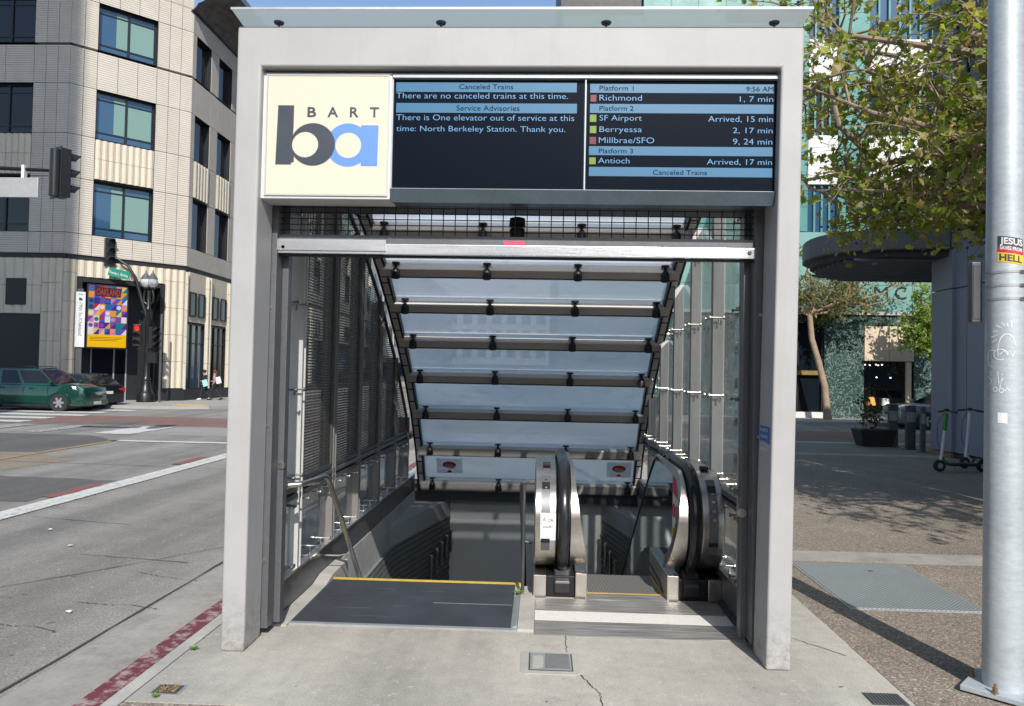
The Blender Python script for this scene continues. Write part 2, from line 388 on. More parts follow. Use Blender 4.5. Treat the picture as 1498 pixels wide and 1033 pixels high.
def mat_marble():
    m, nt = _nt('green_marble'); P = pos(nt)
    n1 = N(nt, 'ShaderNodeTexNoise'); n1.inputs['Scale'].default_value = 1.9; n1.inputs['Detail'].default_value = 12; n1.inputs['Distortion'].default_value = 3.2; L(nt, P, n1.inputs['Vector'])
    vein = mth(nt, 'ABSOLUTE', mth(nt, 'SUBTRACT', n1.outputs['Fac'], .5))
    k = ramp(nt, vein, [(.0, .8), (.012, .25), (.03, 0.)])
    n2 = N(nt, 'ShaderNodeTexNoise'); n2.inputs['Scale'].default_value = 7.; n2.inputs['Detail'].default_value = 8; n2.inputs['Distortion'].default_value = 2.; L(nt, P, n2.inputs['Vector'])
    k2 = ramp(nt, mth(nt, 'ABSOLUTE', mth(nt, 'SUBTRACT', n2.outputs['Fac'], .48)), [(.0, .8), (.03, 0.)])
    c = mixc(nt, k, mixc(nt, k2, (.022, .05, .045), (.13, .20, .18)), (.45, .52, .50))
    finish(m, nt, c, .25, 0)
mat_marble()
plain('teal_panel', (.11, .27, .25), .22, 0, .10, 1.2, rnd=.07)
plain('teal_light', (.17, .33, .30), .3, 0, .08, 1., rnd=.05)
plain('crown_rough', (.13, .115, .10), .95, 0, .45, 2.2, 1., 6)
def mat_leaf(name, cols, tr=.45):
    m, nt = _nt(name)
    g = N(nt, 'ShaderNodeNewGeometry'); oi = N(nt, 'ShaderNodeObjectInfo')
    rr = mth(nt, 'FRACT', mth(nt, 'ADD', g.outputs['Random Per Island'], oi.outputs['Random']))
    st = [(i/(len(cols)-1), c) for i, c in enumerate(cols)]
    c = ramp(nt, rr, st)
    p = N(nt, 'ShaderNodeBsdfPrincipled'); L(nt, c, p.inputs['Base Color']); p.inputs['Roughness'].default_value = .45
    t = N(nt, 'ShaderNodeBsdfTranslucent')
    L(nt, mixc(nt, 1., c, (1.5, 1.7, .5), 'MULTIPLY'), t.inputs[0])
    x = N(nt, 'ShaderNodeMixShader'); x.inputs[0].default_value = tr; L(nt, p.outputs[0], x.inputs[1]); L(nt, t.outputs[0], x.inputs[2])
    o = N(nt, 'ShaderNodeOutputMaterial'); L(nt, x.outputs[0], o.inputs[0]); MATS[name] = m
mat_leaf('leaf_sycamore', [(.16, .20, .04), (.26, .32, .05), (.10, .16, .03), (.44, .44, .10), (.30, .20, .08), (.13, .20, .04), (.42, .33, .16), (.20, .30, .05)], .5)
mat_leaf('leaf_green', [(.12, .22, .03), (.20, .32, .05), (.28, .38, .06), (.09, .17, .03), (.34, .38, .09)])
mat_leaf('leaf_sparse', [(.22, .22, .08), (.14, .18, .05), (.26, .20, .10), (.10, .14, .05)])
mat_leaf('leaf_plant', [(.02, .05, .015), (.04, .07, .02), (.08, .03, .02)], .2)
mat_leaf('leaf_weed', [(.15, .30, .04), (.22, .38, .06), (.25, .32, .10)])
MOSAIC = [(.75, .28, .03), (.05, .02, .22), (.01, .18, .20), (.55, .20, .45), (.45, .02, .03), (.02, .20, .06), (.03, .10, .45), (.70, .62, .70), (.62, .50, .10), (.20, .06, .30)]
for i, c_ in enumerate(MOSAIC): emis('mosaic_%d' % i, c_, .45)
emis('poster_yellow', (.85, .48, .0), .45); emis('poster_maroon', (.10, .01, .015), .3); emis('poster_text', (.35, .08, .07), .3)

# ------------------------------------------------------------------ object helpers
def root_of(o):
    while o.parent: o = o.parent
    return o
def tag(o, label=None, cat=None, group=None, kind=None):
    if label: o['label'] = label
    if cat: o['category'] = cat
    if group: o['group'] = group
    if kind: o['kind'] = kind
    return o
def thing(name, label, cat, loc=(0, 0, 0), rz=0., group=None):
    o = bpy.data.objects.new(name, None); COL.objects.link(o); o.location = loc; o.rotation_euler = (0, 0, rz)
    o.empty_display_size = .2
    return tag(o, label, cat, group)
class MB:
    def __init__(s): s.v = []; s.f = []
    def add(s, vs, fs):
        n = len(s.v); s.v += [Vector(p) for p in vs]; s.f += [tuple(i+n for i in f) for f in fs]; return s
    def box(s, x0, x1, y0, y1, z0, z1):
        return s.add([(x0, y0, z0), (x1, y0, z0), (x1, y1, z0), (x0, y1, z0), (x0, y0, z1), (x1, y0, z1), (x1, y1, z1), (x0, y1, z1)],
                     [(0, 3, 2, 1), (4, 5, 6, 7), (0, 1, 5, 4), (1, 2, 6, 5), (2, 3, 7, 6), (3, 0, 4, 7)])
    def fbox(s, F, u0, u1, d0, d1, z0, z1):
        P = F.p
        return s.add([P(u0, d0, z0), P(u1, d0, z0), P(u1, d1, z0), P(u0, d1, z0), P(u0, d0, z1), P(u1, d0, z1), P(u1, d1, z1), P(u0, d1, z1)],
                     [(0, 3, 2, 1), (4, 5, 6, 7), (0, 1, 5, 4), (1, 2, 6, 5), (2, 3, 7, 6), (3, 0, 4, 7)])
    def beam(s, p0, p1, a, w, h):
        """bar from p0 to p1; a = side direction; w = size along a; h = size along the third axis"""
        p0, p1, a = Vector(p0), Vector(p1), Vector(a)
        d = (p1-p0).normalized(); a = (a-d*a.dot(d)).normalized(); b = d.cross(a)
        vs = [p + a*sa*w/2 + b*sb*h/2 for p in (p0, p1) for sa, sb in ((-1, -1), (1, -1), (1, 1), (-1, 1))]
        return s.add(vs, [(0, 3, 2, 1), (4, 5, 6, 7), (0, 1, 5, 4), (1, 2, 6, 5), (2, 3, 7, 6), (3, 0, 4, 7)])
    def tube(s, pts, r, n=8, cap=True):
        pts = [Vector(p) for p in pts]; k = len(pts); rs = r if hasattr(r, '__len__') else [r]*k
        vs, fs = [], []; prev = None
        for i, p in enumerate(pts):
            d = (pts[min(i+1, k-1)]-pts[max(i-1, 0)])
            d = d.normalized() if d.length > 1e-9 else Vector((0, 0, 1))
            if prev is None:
                a = d.cross(Vector((0, 0, 1))) if abs(d.z) < .9 else d.cross(Vector((1, 0, 0)))
            else: a = prev - d*prev.dot(d)
            a.normalize(); prev = a; b = d.cross(a)
            vs += [p + (a*math.cos(t)+b*math.sin(t))*rs[i] for t in (2*math.pi*j/n for j in range(n))]
        for i in range(k-1):
            for j in range(n):
                q = (j+1) % n; fs.append((i*n+j, i*n+q, (i+1)*n+q, (i+1)*n+j))
        if cap: fs += [tuple(range(n-1, -1, -1)), tuple((k-1)*n+j for j in range(n))]
        return s.add(vs, fs)
    def lathe(s, prof, c=(0, 0, 0), n=16, axis='Z'):
        c = Vector(c); vs, fs = [], []
        for r, z in prof:
            for j in range(n):
                t = 2*math.pi*j/n; x, y = r*math.cos(t), r*math.sin(t)
                q = {'Z': (x, y, z), 'Y': (x, z, y), 'X': (z, x, y)}[axis]; vs.append(c+Vector(q))
        for i in range(len(prof)-1):
            for j in range(n):
                q = (j+1) % n; fs.append((i*n+j, i*n+q, (i+1)*n+q, (i+1)*n+j))
        fs += [tuple(range(n-1, -1, -1)), tuple((len(prof)-1)*n+j for j in range(n))]
        return s.add(vs, fs)
    def prism(s, poly, a0, a1, axis='X'):
        """extrude 2-D polygon along an axis: X -> (y,z), Y -> (x,z), Z -> (x,y)"""
        def P(q, a): return {'X': (a, q[0], q[1]), 'Y': (q[0], a, q[1]), 'Z': (q[0], q[1], a)}[axis]
        n = len(poly); vs = [P(q, a0) for q in poly]+[P(q, a1) for q in poly]
        return s.add(vs, [tuple(range(n)), tuple(range(2*n-1, n-1, -1))]+[(i, (i+1) % n, (i+1) % n+n, i+n) for i in range(n)])
    def build(s, name, m, parent=None, local=False, smooth=False, bevel=0, fix=True, kind=None):
        me = bpy.data.meshes.new(name)
        off = Vector((0, 0, 0))
        if parent is not None and not local: off = root_of(parent).location
        me.from_pydata([tuple(v-off) for v in s.v], [], s.f)
        if fix and len(s.f) < 60000:
            b = bmesh.new(); b.from_mesh(me); bmesh.ops.recalc_face_normals(b, faces=b.faces); b.to_mesh(me); b.free()
        me.materials.append(MATS[m])
        if smooth:
            me.shade_smooth()
            try: me.set_sharp_from_angle(angle=math.radians(38))
            except Exception: pass
        me.update()
        o = bpy.data.objects.new(name, me); COL.objects.link(o); o.parent = parent
        if bevel:
            mo = o.modifiers.new('bevel', 'BEVEL'); mo.width = bevel; mo.segments = 3; mo.limit_method = 'ANGLE'
        if kind: o['kind'] = kind
        return o
def struct(name, mb, m, **kw): return tag(mb.build(name, m, **kw), kind='structure')
def copy_tree(o, parent=None):
    c = o.copy(); COL.objects.link(c); c.parent = parent
    for ch in list(o.children): copy_tree(ch, c)
    return c
def clone(o, loc, parent=None, rot=None):
    """a copy of one piece sharing its mesh"""
    c = bpy.data.objects.new(o.name.split('.')[0], o.data); COL.objects.link(c); c.parent = parent if parent else o.parent
    c.location = loc
    if rot: c.rotation_euler = rot
    for k in ('label', 'kind'):
        if k in o: c[k] = o[k]
    return c
class Fr:
    """a facade frame: u along the wall, d outwards, z up"""
    def __init__(s, o, u, n): s.o = Vector(o); s.u = Vector(u).normalized(); s.n = Vector(n).normalized()
    def p(s, u, d, z): return s.o+s.u*u+s.n*d+Vector((0, 0, z))
_cap = {}
def text_mesh(body, bold=0.):
    cu = bpy.data.curves.new('txt', 'FONT'); cu.body = body; cu.size = 1; cu.resolution_u = 3; cu.offset = bold
    ob = bpy.data.objects.new('txt', cu); COL.objects.link(ob)
    bpy.context.view_layer.update()
    me = bpy.data.meshes.new_from_object(ob.evaluated_get(bpy.context.evaluated_depsgraph_get()))
    vs = [v.co.copy() for v in me.vertices]; fs = [tuple(p.vertices) for p in me.polygons]
    bpy.data.objects.remove(ob); bpy.data.curves.remove(cu); bpy.data.meshes.remove(me)
    return vs, fs
def cap_h():
    if 'h' not in _cap:
        vs, _ = text_mesh('H'); _cap['h'] = max(v.y for v in vs)-min(v.y for v in vs)
    return _cap['h']
def text(name, body, fn, x0, x1, z0, z1, m, parent=None, bold=0., local=False, thick=0):
    """lettering from x0 to x1 (x1 None = natural width), baseline z0, cap line z1; fn maps (x, z) to a point"""
    vs, fs = text_mesh(body, bold)
    a = min(v.x for v in vs); b = max(v.x for v in vs); sz = (z1-z0)/cap_h(); sx = sz if x1 is None else (x1-x0)/(b-a)
    mb = MB(); mb.add([fn(x0+(v.x-a)*sx, z0+v.y*sz) for v in vs], fs)
    return mb.build(name, m, parent, local=local, fix=False)

# ================================================================== GROUND
def sheet(name, m, polys, z, **kw):
    mb = MB()
    for q in polys: mb.add([(x, y, z) for x, y in q], [tuple(range(len(q)))])
    return struct(name, mb, m, fix=False, **kw)
def R4(x0, x1, y0, y1): return [(x0, y0), (x1, y0), (x1, y1), (x0, y1)]
SZ = -.13
sheet('street', 'asphalt', [R4(-400, -2.3, -300, 500), R4(1.9, 400, -300, 500), R4(-2.3, 1.9, -300, 5.9), R4(-2.3, 1.9, 17, 500)], SZ)
def wobble(poly, n=8, a=.08, seed=1):
    r = random.Random(seed); out = []
    for i, p in enumerate(poly):
        q = poly[(i+1) % len(poly)]
        for k in range(n):
            t = k/n; out.append((p[0]+(q[0]-p[0])*t+r.uniform(-a, a), p[1]+(q[1]-p[1])*t+r.uniform(-a, a)))
    return out
# asphalt patches (thin overlays, each a layer higher)
sheet('street_patch', 'asphalt_dark', [wobble([(-24, 15.6), (-10.75, 15.4), (-10.75, 18.15), (-12.0, 19.3), (-24, 19.6)], 8, .05, 2)], SZ+.004)
sheet('street_patch', 'asphalt_tan', [wobble([(-14.5, 12.6), (-9.7, 12.3), (-9.2, 14.4), (-10.4, 15.1), (-14.5, 15.3)], 8, .12, 3)], SZ+.004)
sheet('street_patch', 'asphalt_dark', [wobble([(-13, 9.6), (-7.1, 9.9), (-7.0, 11.9), (-9.2, 12.2), (-13, 12.1)], 8, .07, 4)], SZ+.004)
sheet('street_patch', 'asphalt_light', [R4(-11.15, -8.3, 19.75, 22.3)], SZ+.004)
sheet('bus_lane', 'red_lane', [wobble([(-19, 22.9), (-2, 22.6), (20, 22.6), (20, 26.6), (-2, 26.6), (-17, 26.6)], 10, .08, 5)], SZ+.004)
sheet('street_patch', 'asphalt_dark', [wobble([(-14.2, 22.95), (-13.0, 22.95), (-13.0, 24.1), (-14.4, 24.1)], 3, .05, 6)], SZ+.008)
# painted lines
sheet('lane_line', 'white_marking', [wobble(R4(-6.86, -6.50, -8, 18.0), 40, .012, 7)], SZ+.012)
sheet('stop_line', 'white_marking', [R4(-10.65, -6.86, 17.9, 18.2)], SZ+.012)
sheet('lane_line', 'yellow_marking', [wobble(R4(-10.66, -10.52, 12.8, 18.2), 20, .01, 8)], SZ+.012)
sheet('curb_mark', 'red_mark', [wobble(R4(-7.1, -6.86, 10.3, 11.5), 5, .03, 9), wobble(R4(-7.1, -6.86, 14.0, 15.2), 5, .03, 9)], SZ+.012)
for i, (x0, x1) in enumerate(((-12.25, -11.2), (-14.3, -13.7), (-16.2, -15.5), (-18.2, -17.5), (-20.2, -19.5))):
    sheet('crosswalk_bar', 'white_marking' if i in (0,) else 'faded_marking', [wobble(R4(x0, x1, 19.75, 22.3), 6, .04, 20+i)], SZ+.012)
for i, y in enumerate((22.9, 24.5, 26.1, 27.7, 29.3)):
    sheet('crosswalk_bar', 'white_marking', [wobble(R4(-24.5, -16.6-(i % 2)*.3, y, y+.75), 8, .03, 30+i)], SZ+.012)
sheet('lane_line', 'faded_marking', [R4(-2, 30, 28.5, 28.65)], SZ+.012)
sheet('lane_line', 'faded_marking', [R4(-2, 30, 22.2, 22.35)], SZ+.012)

# near block: curb, gutter, paving
PIT = (-1.86, 1.50, 6.25, 11.2)
def slab(name, m, x0, x1, y0, y1, z0=SZ-.05, z1=0., **kw): return struct(name, MB().box(x0, x1, y0, y1, z0, z1), m, **kw)
def curb():
    mb = MB()
    # sloping face profile in x-z, pieces 1.5 m long with open joints
    y = -8.0
    while y < 19:
        y1 = min(y+2.4, 19)
        mb.prism([(-2.50, SZ-.04), (-2.465, -.035), (-2.43, .0), (-2.29, .002), (-2.29, SZ-.04)], y+.006, y1-.006, 'Y')
        y = y1
    struct('curb', mb, 'red_curb')
    struct('curb', MB().box(-2.287, -2.20, -8, 19, SZ-.04, .001), 'concrete_curb')
curb()
struct('gutter', MB().box(-3.05, -2.50, -8, 19, SZ-.04, SZ+.004), 'gutter_concrete')
# front concrete apron, cast in pieces with narrow joints
def apron(x0, x1, y0, y1): slab('concrete_slab', 'slab_concrete', x0+.004, x1-.004, y0+.004, y1-.004)
apron(-2.195, 2.10, 3.90, 5.10)
slab('concrete_slab', 'slab_concrete', -2.195, -1.86, 5.104, 12.0)
slab('concrete_slab', 'slab_concrete', 1.50, 2.10, 5.104, 12.0)
slab('pit_edge', 'slab_concrete', -1.86, 1.50, 5.104, 6.25, z1=-.004)
# exposed-aggregate plaza round it
slab('plaza', 'aggregate', -2.195, 2.10, -8, 3.90, z1=-.004)
def plaza_piece(x0, x1, y0, y1): slab('plaza', 'aggregate', x0, x1, y0, y1)
bands = [7.40, 13.6, 19.8]
ys = [-8.0, 1.2]
plaza_piece(2.10, 30, -8, 1.2); slab('paving_band', 'gutter_concrete', 2.10, 30, 1.2, 1.6, z1=.002)
plaza_piece(2.10, 30, 1.6, 7.38); slab('paving_band', 'gutter_concrete', 2.10, 30, 7.38, 7.80, z1=.002)
plaza_piece(2.10, 30, 7.80, 17.4); slab('paving_band', 'gutter_concrete', 2.10, 30, 17.4, 17.8, z1=.002)
slab('plaza', 'painted_shade_walk', 2.10, 30, 17.8, 20.6); slab('plaza', 'far_sidewalk', -2.195, 2.10, 12.0, 20.6)  # the last slab is pale to bounce light onto the roof glass
slab('curb', 'concrete_curb', -2.195, 30, 20.6, 20.85, z1=.001)
# far corner pavements
struct('sidewalk', MB().prism([(-90, 31.2), (-16.5, 31.2), (-14.6, 32.0), (-13.9, 33.6), (-13.9, 140), (-90, 140)], SZ-.05, 0, 'Z'), 'far_sidewalk')
struct('sidewalk', MB().prism([(-1.2, 33.0), (-.3, 31.3), (.8, 30.4), (60, 30.4), (60, 140), (-1.2, 140)], SZ-.05, 0, 'Z'), 'far_sidewalk')
sheet('tactile_paving', 'tactile_yellow', [R4(-16.4, -14.9, 31.9, 32.9)], .004)

# crack in the apron
def crack(pts, w, z=.003, m='crack_dark'):
    mb = MB(); r = random.Random(3); P = []
    for i in range(len(pts)-1):
        for k in range(9):
            t = k/9; P.append((pts[i][0]+(pts[i+1][0]-pts[i][0])*t+r.uniform(-.008, .008), pts[i][1]+(pts[i+1][1]-pts[i][1])*t+r.uniform(-.008, .008)))
    P.append(pts[-1]); vs = []
    for x, y in P: q = w*r.uniform(.4, 1.2); vs += [(x-q, y-q*.4, z), (x+q, y+q*.4, z)]
    mb.add(vs, [(2*i, 2*i+1, 2*i+3, 2*i+2) for i in range(len(P)-1)])
    struct('pavement_crack', mb, m, fix=False)
crack([(.27, 4.45), (.31, 4.32), (.36, 4.2), (.36, 4.05), (.40, 3.9)], .004)
crack([(.20, 4.80), (.19, 4.95), (.20, 5.10)], .003)
crack([(1.55, 5.6), (1.75, 5.2), (2.0, 4.9)], .003)
crack([(-5.6, 5.0), (-4.2, 6.6), (-3.3, 7.8), (-3.2, 10), (-3.1, 14)], .012, SZ+.008)
crack([(-3.12, 3.0), (-3.09, 6.0), (-3.07, 9.0), (-3.06, 14)], .010, SZ+.010)
crack([(-6.2, 6.9), (-4.6, 7.3), (-3.4, 7.1)], .010, SZ+.008)
crack([(-6.4, 5.2), (-5.2, 5.6), (-4.4, 5.0)], .008, SZ+.008)
crack([(-6.3, 9.0), (-4.9, 8.7), (-3.6, 9.4)], .012, SZ+.008)
crack([(-16, 14.1), (-12, 14.0), (-7, 13.7)], .02, SZ+.010)
rc = random.Random(41)
for k in range(7):
    x, y = rc.uniform(-6.3, -3.2), rc.uniform(3.6, 14); a = rc.uniform(-.5, .5); l = rc.uniform(.25, .9); P_ = [(x, y)]
    for q in range(3): a += rc.uniform(-.5, .5); P_.append((P_[-1][0]+math.cos(a)*l/3, P_[-1][1]+math.sin(a)*l/3))
    crack(P_, rc.uniform(.003, .008), SZ+.006+.0004*k)

# ================================================================== STAIRWELL PIT (setting)
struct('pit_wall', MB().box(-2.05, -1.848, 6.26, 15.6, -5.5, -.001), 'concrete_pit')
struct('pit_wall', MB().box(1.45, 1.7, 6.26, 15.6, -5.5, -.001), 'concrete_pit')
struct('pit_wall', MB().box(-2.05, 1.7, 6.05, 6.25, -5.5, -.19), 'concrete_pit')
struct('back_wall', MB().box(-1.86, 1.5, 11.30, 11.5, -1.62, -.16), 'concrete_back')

slab('plaza_deck', 'painted_shade_walk', -1.86, 1.50, 11.2, 12.0, z0=-.15)
struct('pit_floor', MB().box(-2.05, 1.7, 6.25, 15.8, -5.6, -5.5), 'concrete_pit')
struct('pit_wall', MB().prism([(-1.85, 9.2), (-1.85, 11.3), (-1.35, 11.3)], -5.5, -.17, 'Z'), 'concrete_pit')
struct('pit_wall', MB().prism([(1.452, 9.2), (1.452, 11.3), (.955, 11.3)], -5.5, -.17, 'Z'), 'concrete_pit')
def tile_wall(x0, x1, zt, s_=1):
    # courses of glazed tile: every course a strip standing proud of its joint
    mb = MB(); z = zt; k = 0
    def xo(y): return x1 if y < 9.2 else x1+(y-9.2)*s_*.225
    while z > -4.4:
        y = 6.3 - (k % 2)*.15
        while y < 11.25:
            a, b = max(6.3, y)+.003, min(11.29, y+.30)-.003
            mb.add([(x0, a, z-.072), (xo(a), a, z-.072), (xo(b), b, z-.072), (x0, b, z-.072), (x0, a, z-.003), (xo(a), a, z-.003), (xo(b), b, z-.003), (x0, b, z-.003)],
                   [(0, 3, 2, 1), (4, 5, 6, 7), (0, 1, 5, 4), (1, 2, 6, 5), (2, 3, 7, 6), (3, 0, 4, 7)]); y += .30
        z -= .075; k += 1
    return mb
tag(tile_wall(-1.86, -1.815, -.42, 1).build('tile_wall', 'tile_wall_mat', fix=False), kind='structure')
tag(tile_wall(1.46, 1.425, -.42, -1).build('tile_wall', 'tile_wall_mat', fix=False), kind='structure')

# ================================================================== STATION ENTRANCE
ST = thing('station_entrance', 'grey framed subway entrance pavilion with curved glass roof over stairs and escalator', 'station entrance', (-.2, 4.75, 0))
XL, XR = -1.975, 1.59      # outer faces of the frame
IL, IR = -1.835, 1.43     # inner faces
ring = [(-1.99, 0), (-1.84, 0), (-1.83, 3.722), (1.462, 3.722), (1.405, 0), (1.555, 0), (1.603, 3.985), (-1.99, 3.985)]
MB().prism(ring, 4.62, 4.90, 'Y').build('portal_frame', 'portal_paint', ST, bevel=.014)
# glass plate over the frame, with its four clamps
MB().add([(-2.0, 4.535, 4.055), (1.625, 4.535, 4.055), (1.61, 5.0, 3.99), (-1.985, 5.0, 3.99)], [(0, 1, 2, 3)]).build('roof_plate', 'top_glass', ST, fix=False)
MB().box(-2.0, 1.625, 4.528, 4.534, 4.047, 4.062).build('plate_edge', 'seam_metal', ST)
for x in (-1.73, -.68, .37, 1.42):
    MB().lathe([(.007, 3.985), (.007, 4.004), (.030, 4.008), (.034, 4.018), (.008, 4.022)], (x, 4.640, 0), 12).build('plate_clamp', 'dark_steel', ST, smooth=True)
# guide rails of the roller gate
for sx, xi in ((-1, IL), (1, IR)):
    mb = MB()
    a, b = sorted((xi-sx*.035, xi+sx*.10)); mb.box(a, b, 4.905, 5.02, .05, 3.66)
    a, b = sorted((xi-sx*.075, xi+sx*.10)); mb.box(a, b, 5.03, 5.11, .05, 3.66)
    a, b = sorted((xi-sx*.015, xi+sx*.08)); mb.box(a, b, 5.02, 5.03, .05, 3.66)
    mb.build('guide_rail', 'grey_steel', ST, bevel=.004)
    for z in (.5, 1.4, 2.2):
        MB().lathe([(.012, 0), (.012, .006)], (xi-sx*.0, 4.898, z), 8, 'Y').build('bolt', 'stainless', ST)
# gate housing behind the signs
MB().box(IL, IR, 4.905, 5.35, 2.93, 3.70).build('gate_housing', 'dark_steel', ST, bevel=.005)
# shutter bottom bar
b = MB().box(-1.83, 1.43, 4.935, 4.97, 2.625, 2.70).build('gate_bar', 'grey_steel', ST)
bp_ = MB().box(-1.80, 1.41, 4.915, 4.932, 2.570, 2.640)
bp_.build('bar_lip', 'bright_alloy', b, bevel=.003)
MB().box(-1.80, -1.06, 4.905, 4.913, 2.59, 2.665).build('bar_lip', 'bright_alloy', b)
MB().box(-.27, -.13, 4.925, 4.933, 2.645, 2.672).build('label_plate', 'pink_label', b)
MB().box(-1.83, 1.43, 4.955, 4.985, 2.555, 2.572).build('bar_seal', 'rubber', b)
for x in (-1.76, 1.36): MB().lathe([(.012, 0), (.014, .006)], (x, 4.905, 2.61), 8, 'Y').build('bolt', 'dark_steel', b)
# woven wire grille above the bar
g = MB()
n = 41
for i in range(n):
    x = -1.82+i*(3.25/(n-1)); s = .006*(-1)**i
    g.tube([(x, 4.96+s, 2.69), (x, 4.96-s, 2.74), (x, 4.96+s, 2.79), (x, 4.96-s, 2.84), (x, 4.96+s, 2.90)], .0036, 5)
for z in (2.735, 2.775, 2.815, 2.855, 2.893): g.tube([(-1.83, 4.96, z), (1.44, 4.96, z-.004)], .0036, 5)
tag(g.build('wire_grille', 'black_metal', ST, smooth=True), kind='stuff')

# ---- curved roof
ARC = [(11.04, 0.0), (11.01, .11), (10.69, .67), (10.22, 1.23), (9.67, 1.74), (9.09, 2.18), (8.51, 2.57), (7.93, 2.91), (7.30, 3.22), (6.62, 3.50), (5.95, 3.74), (5.35, 3.90)]
def arc_z(y):
    for (y0, z0), (y1, z1) in zip(ARC, ARC[1:]):
        if y1 <= y <= y0: return z0+(z1-z0)*(y0-y)/(y0-y1)
    return 0 if y > ARC[0][0] else ARC[-1][1]
RX0, RX1 = -1.70, 1.38
for i in range(1, len(ARC)):
    y, z = ARC[i]
    q = ARC[i+1] if i+1 < len(ARC) else (y-.6, z+.05); p = ARC[i-1]
    t = (Vector((0, q[0]-p[0], q[1]-p[1]))).normalized()
    nrm = Vector((0, -t.z, t.y)) if False else Vector((0, t.z, -t.y))   # outwards (away from the hall)
    c = Vector((0, y, z))
    # beam: a deep flat bar with a small lip, inside the glass
    mb = MB(); a = c-nrm*.05
    mb.beam((RX0-.06, a.y, a.z), (RX1+.06, a.y, a.z), t, .135, .07)
    bm_ = mb.build('roof_beam', 'beam_steel', ST, bevel=.006)
    l = c-nrm*.05-t*.075
    MB().beam((RX0-.06, l.y, l.z), (RX1+.06, l.y, l.z), t, .012, .085).build('beam_lip', 'post_shade_grey', bm_)
    # four glass clamps: a bell with a disc above
    for x in (-1.58, -.60, .37, 1.29):
        o = c-nrm*.095+t*.05
        MB().lathe([(.014, .10), (.044, .096), (.044, .078), (.014, .07), (.014, .04), (.03, .03), (.044, -.005), (.048, -.075), (.03, -.085)], (x, o.y, o.z), 10).build('roof_clamp', 'black_metal', ST, smooth=True)
    if i+1 < len(ARC):
        # glass sheet up to the next beam, lapping over the one above
        a0 = c+nrm*.015+t*.0; a1 = Vector((0, q[0], q[1]))+nrm*.05+t*.07
        mb = MB(); d = nrm*.010
        mb.add([(RX0, *(a0)[1:]), (RX1, *(a0)[1:]), (RX1, *(a1)[1:]), (RX0, *(a1)[1:])], [(0, 1, 2, 3)])
        mb.build('roof_glass', 'roof_glass', ST, fix=False)
        mb = MB(); e0 = c+nrm*.03+t*.085
        mb.beam((RX0, e0.y, e0.z), (RX1, e0.y, e0.z), t, .012, .014)
        mb.build('glass_edge', 'ceiling_white', ST)
# edge trims: black strip carrying short grey plates
for sx, xe in ((-1, RX0), (1, RX1)):
    mb = MB(); plates = []
    for (y0, z0), (y1, z1) in zip(ARC, ARC[1:]):
        mb.beam((xe+sx*.05, y0, z0), (xe+sx*.05, y1, z1), (1, 0, 0), .115, .10)
    tr = mb.build('edge_trim', 'black_metal', ST)
    for (y0, z0), (y1, z1) in zip(ARC[1:], ARC[2:]):
        p0, p1 = Vector((0, y0, z0)), Vector((0, y1, z1)); d = (p1-p0)
        nn = Vector((0, d.z, -d.y)).normalized()
        m_ = 3
        for k in range(m_):
            a = p0+d*(k+.06)/m_-nn*.052; c = p0+d*(k+.94)/m_-nn*.052
            MB().beam((xe+sx*.048, a.y, a.z), (xe+sx*.048, c.y, c.z), (1, 0, 0), .062, .008).build('trim_plate', 'post_paint', tr)
# flat roof between arc and frame
MB().box(-1.95, 1.56, 4.905, 5.40, 3.93, 3.96).build('roof_edge', 'dark_steel', ST)
# foot beam of the roof over the stairwell
MB().box(-1.86, 1.50, 11.04, 11.14, -.15, .09).build('foot_beam', 'dark_steel', ST)
MB().box(-1.86, 1.50, 11.00, 11.03, .10, .16).build('foot_beam', 'beam_steel', ST)
# notices stuck inside the lowest glass
for x0, x1 in ((-1.52, -1.14), (.98, 1.34)):
    y0, z0 = 10.97, .27; y1, z1 = 10.86, .50
    nt_ = MB().add([(x0, y0-.02, z0), (x1, y0-.02, z0), (x1, y1-.02, z1), (x0, y1-.02, z1)], [(0, 1, 2, 3)]).build('notice', 'thin_paper', ST, fix=False)
    cx, mb = (x0+x1)/2, MB()
    mb.add([(cx+.10*math.cos(a), 10.89-.0+(-.026)*math.sin(a)*1.6, .40+.055*math.sin(a)) for a in (2*math.pi*k/18 for k in range(18))], [tuple(range(18))])
    mb.v = [v+Vector((0, -.012, 0)) for v in mb.v]
    mb.build('notice_mark', 'red_paper', nt_, fix=False)
    fn = lambda x, z, cx=cx: (cx+x, 10.97-.033-(z-.27)*.478, z)
    text('lettering', 'DO NOT', fn, -.06, .06, .395, .42, 'white_paper', nt_)
    text('lettering', 'ENTER', fn, -.06, .06, .365, .388, 'white_paper', nt_)
    MB().add([fn(-.03, .28), fn(.03, .28), fn(.035, .30), fn(.0, .325), fn(-.035, .30)], [(0, 1, 2, 3, 4)]).build('notice_mark', 'red_paper', nt_, fix=False)

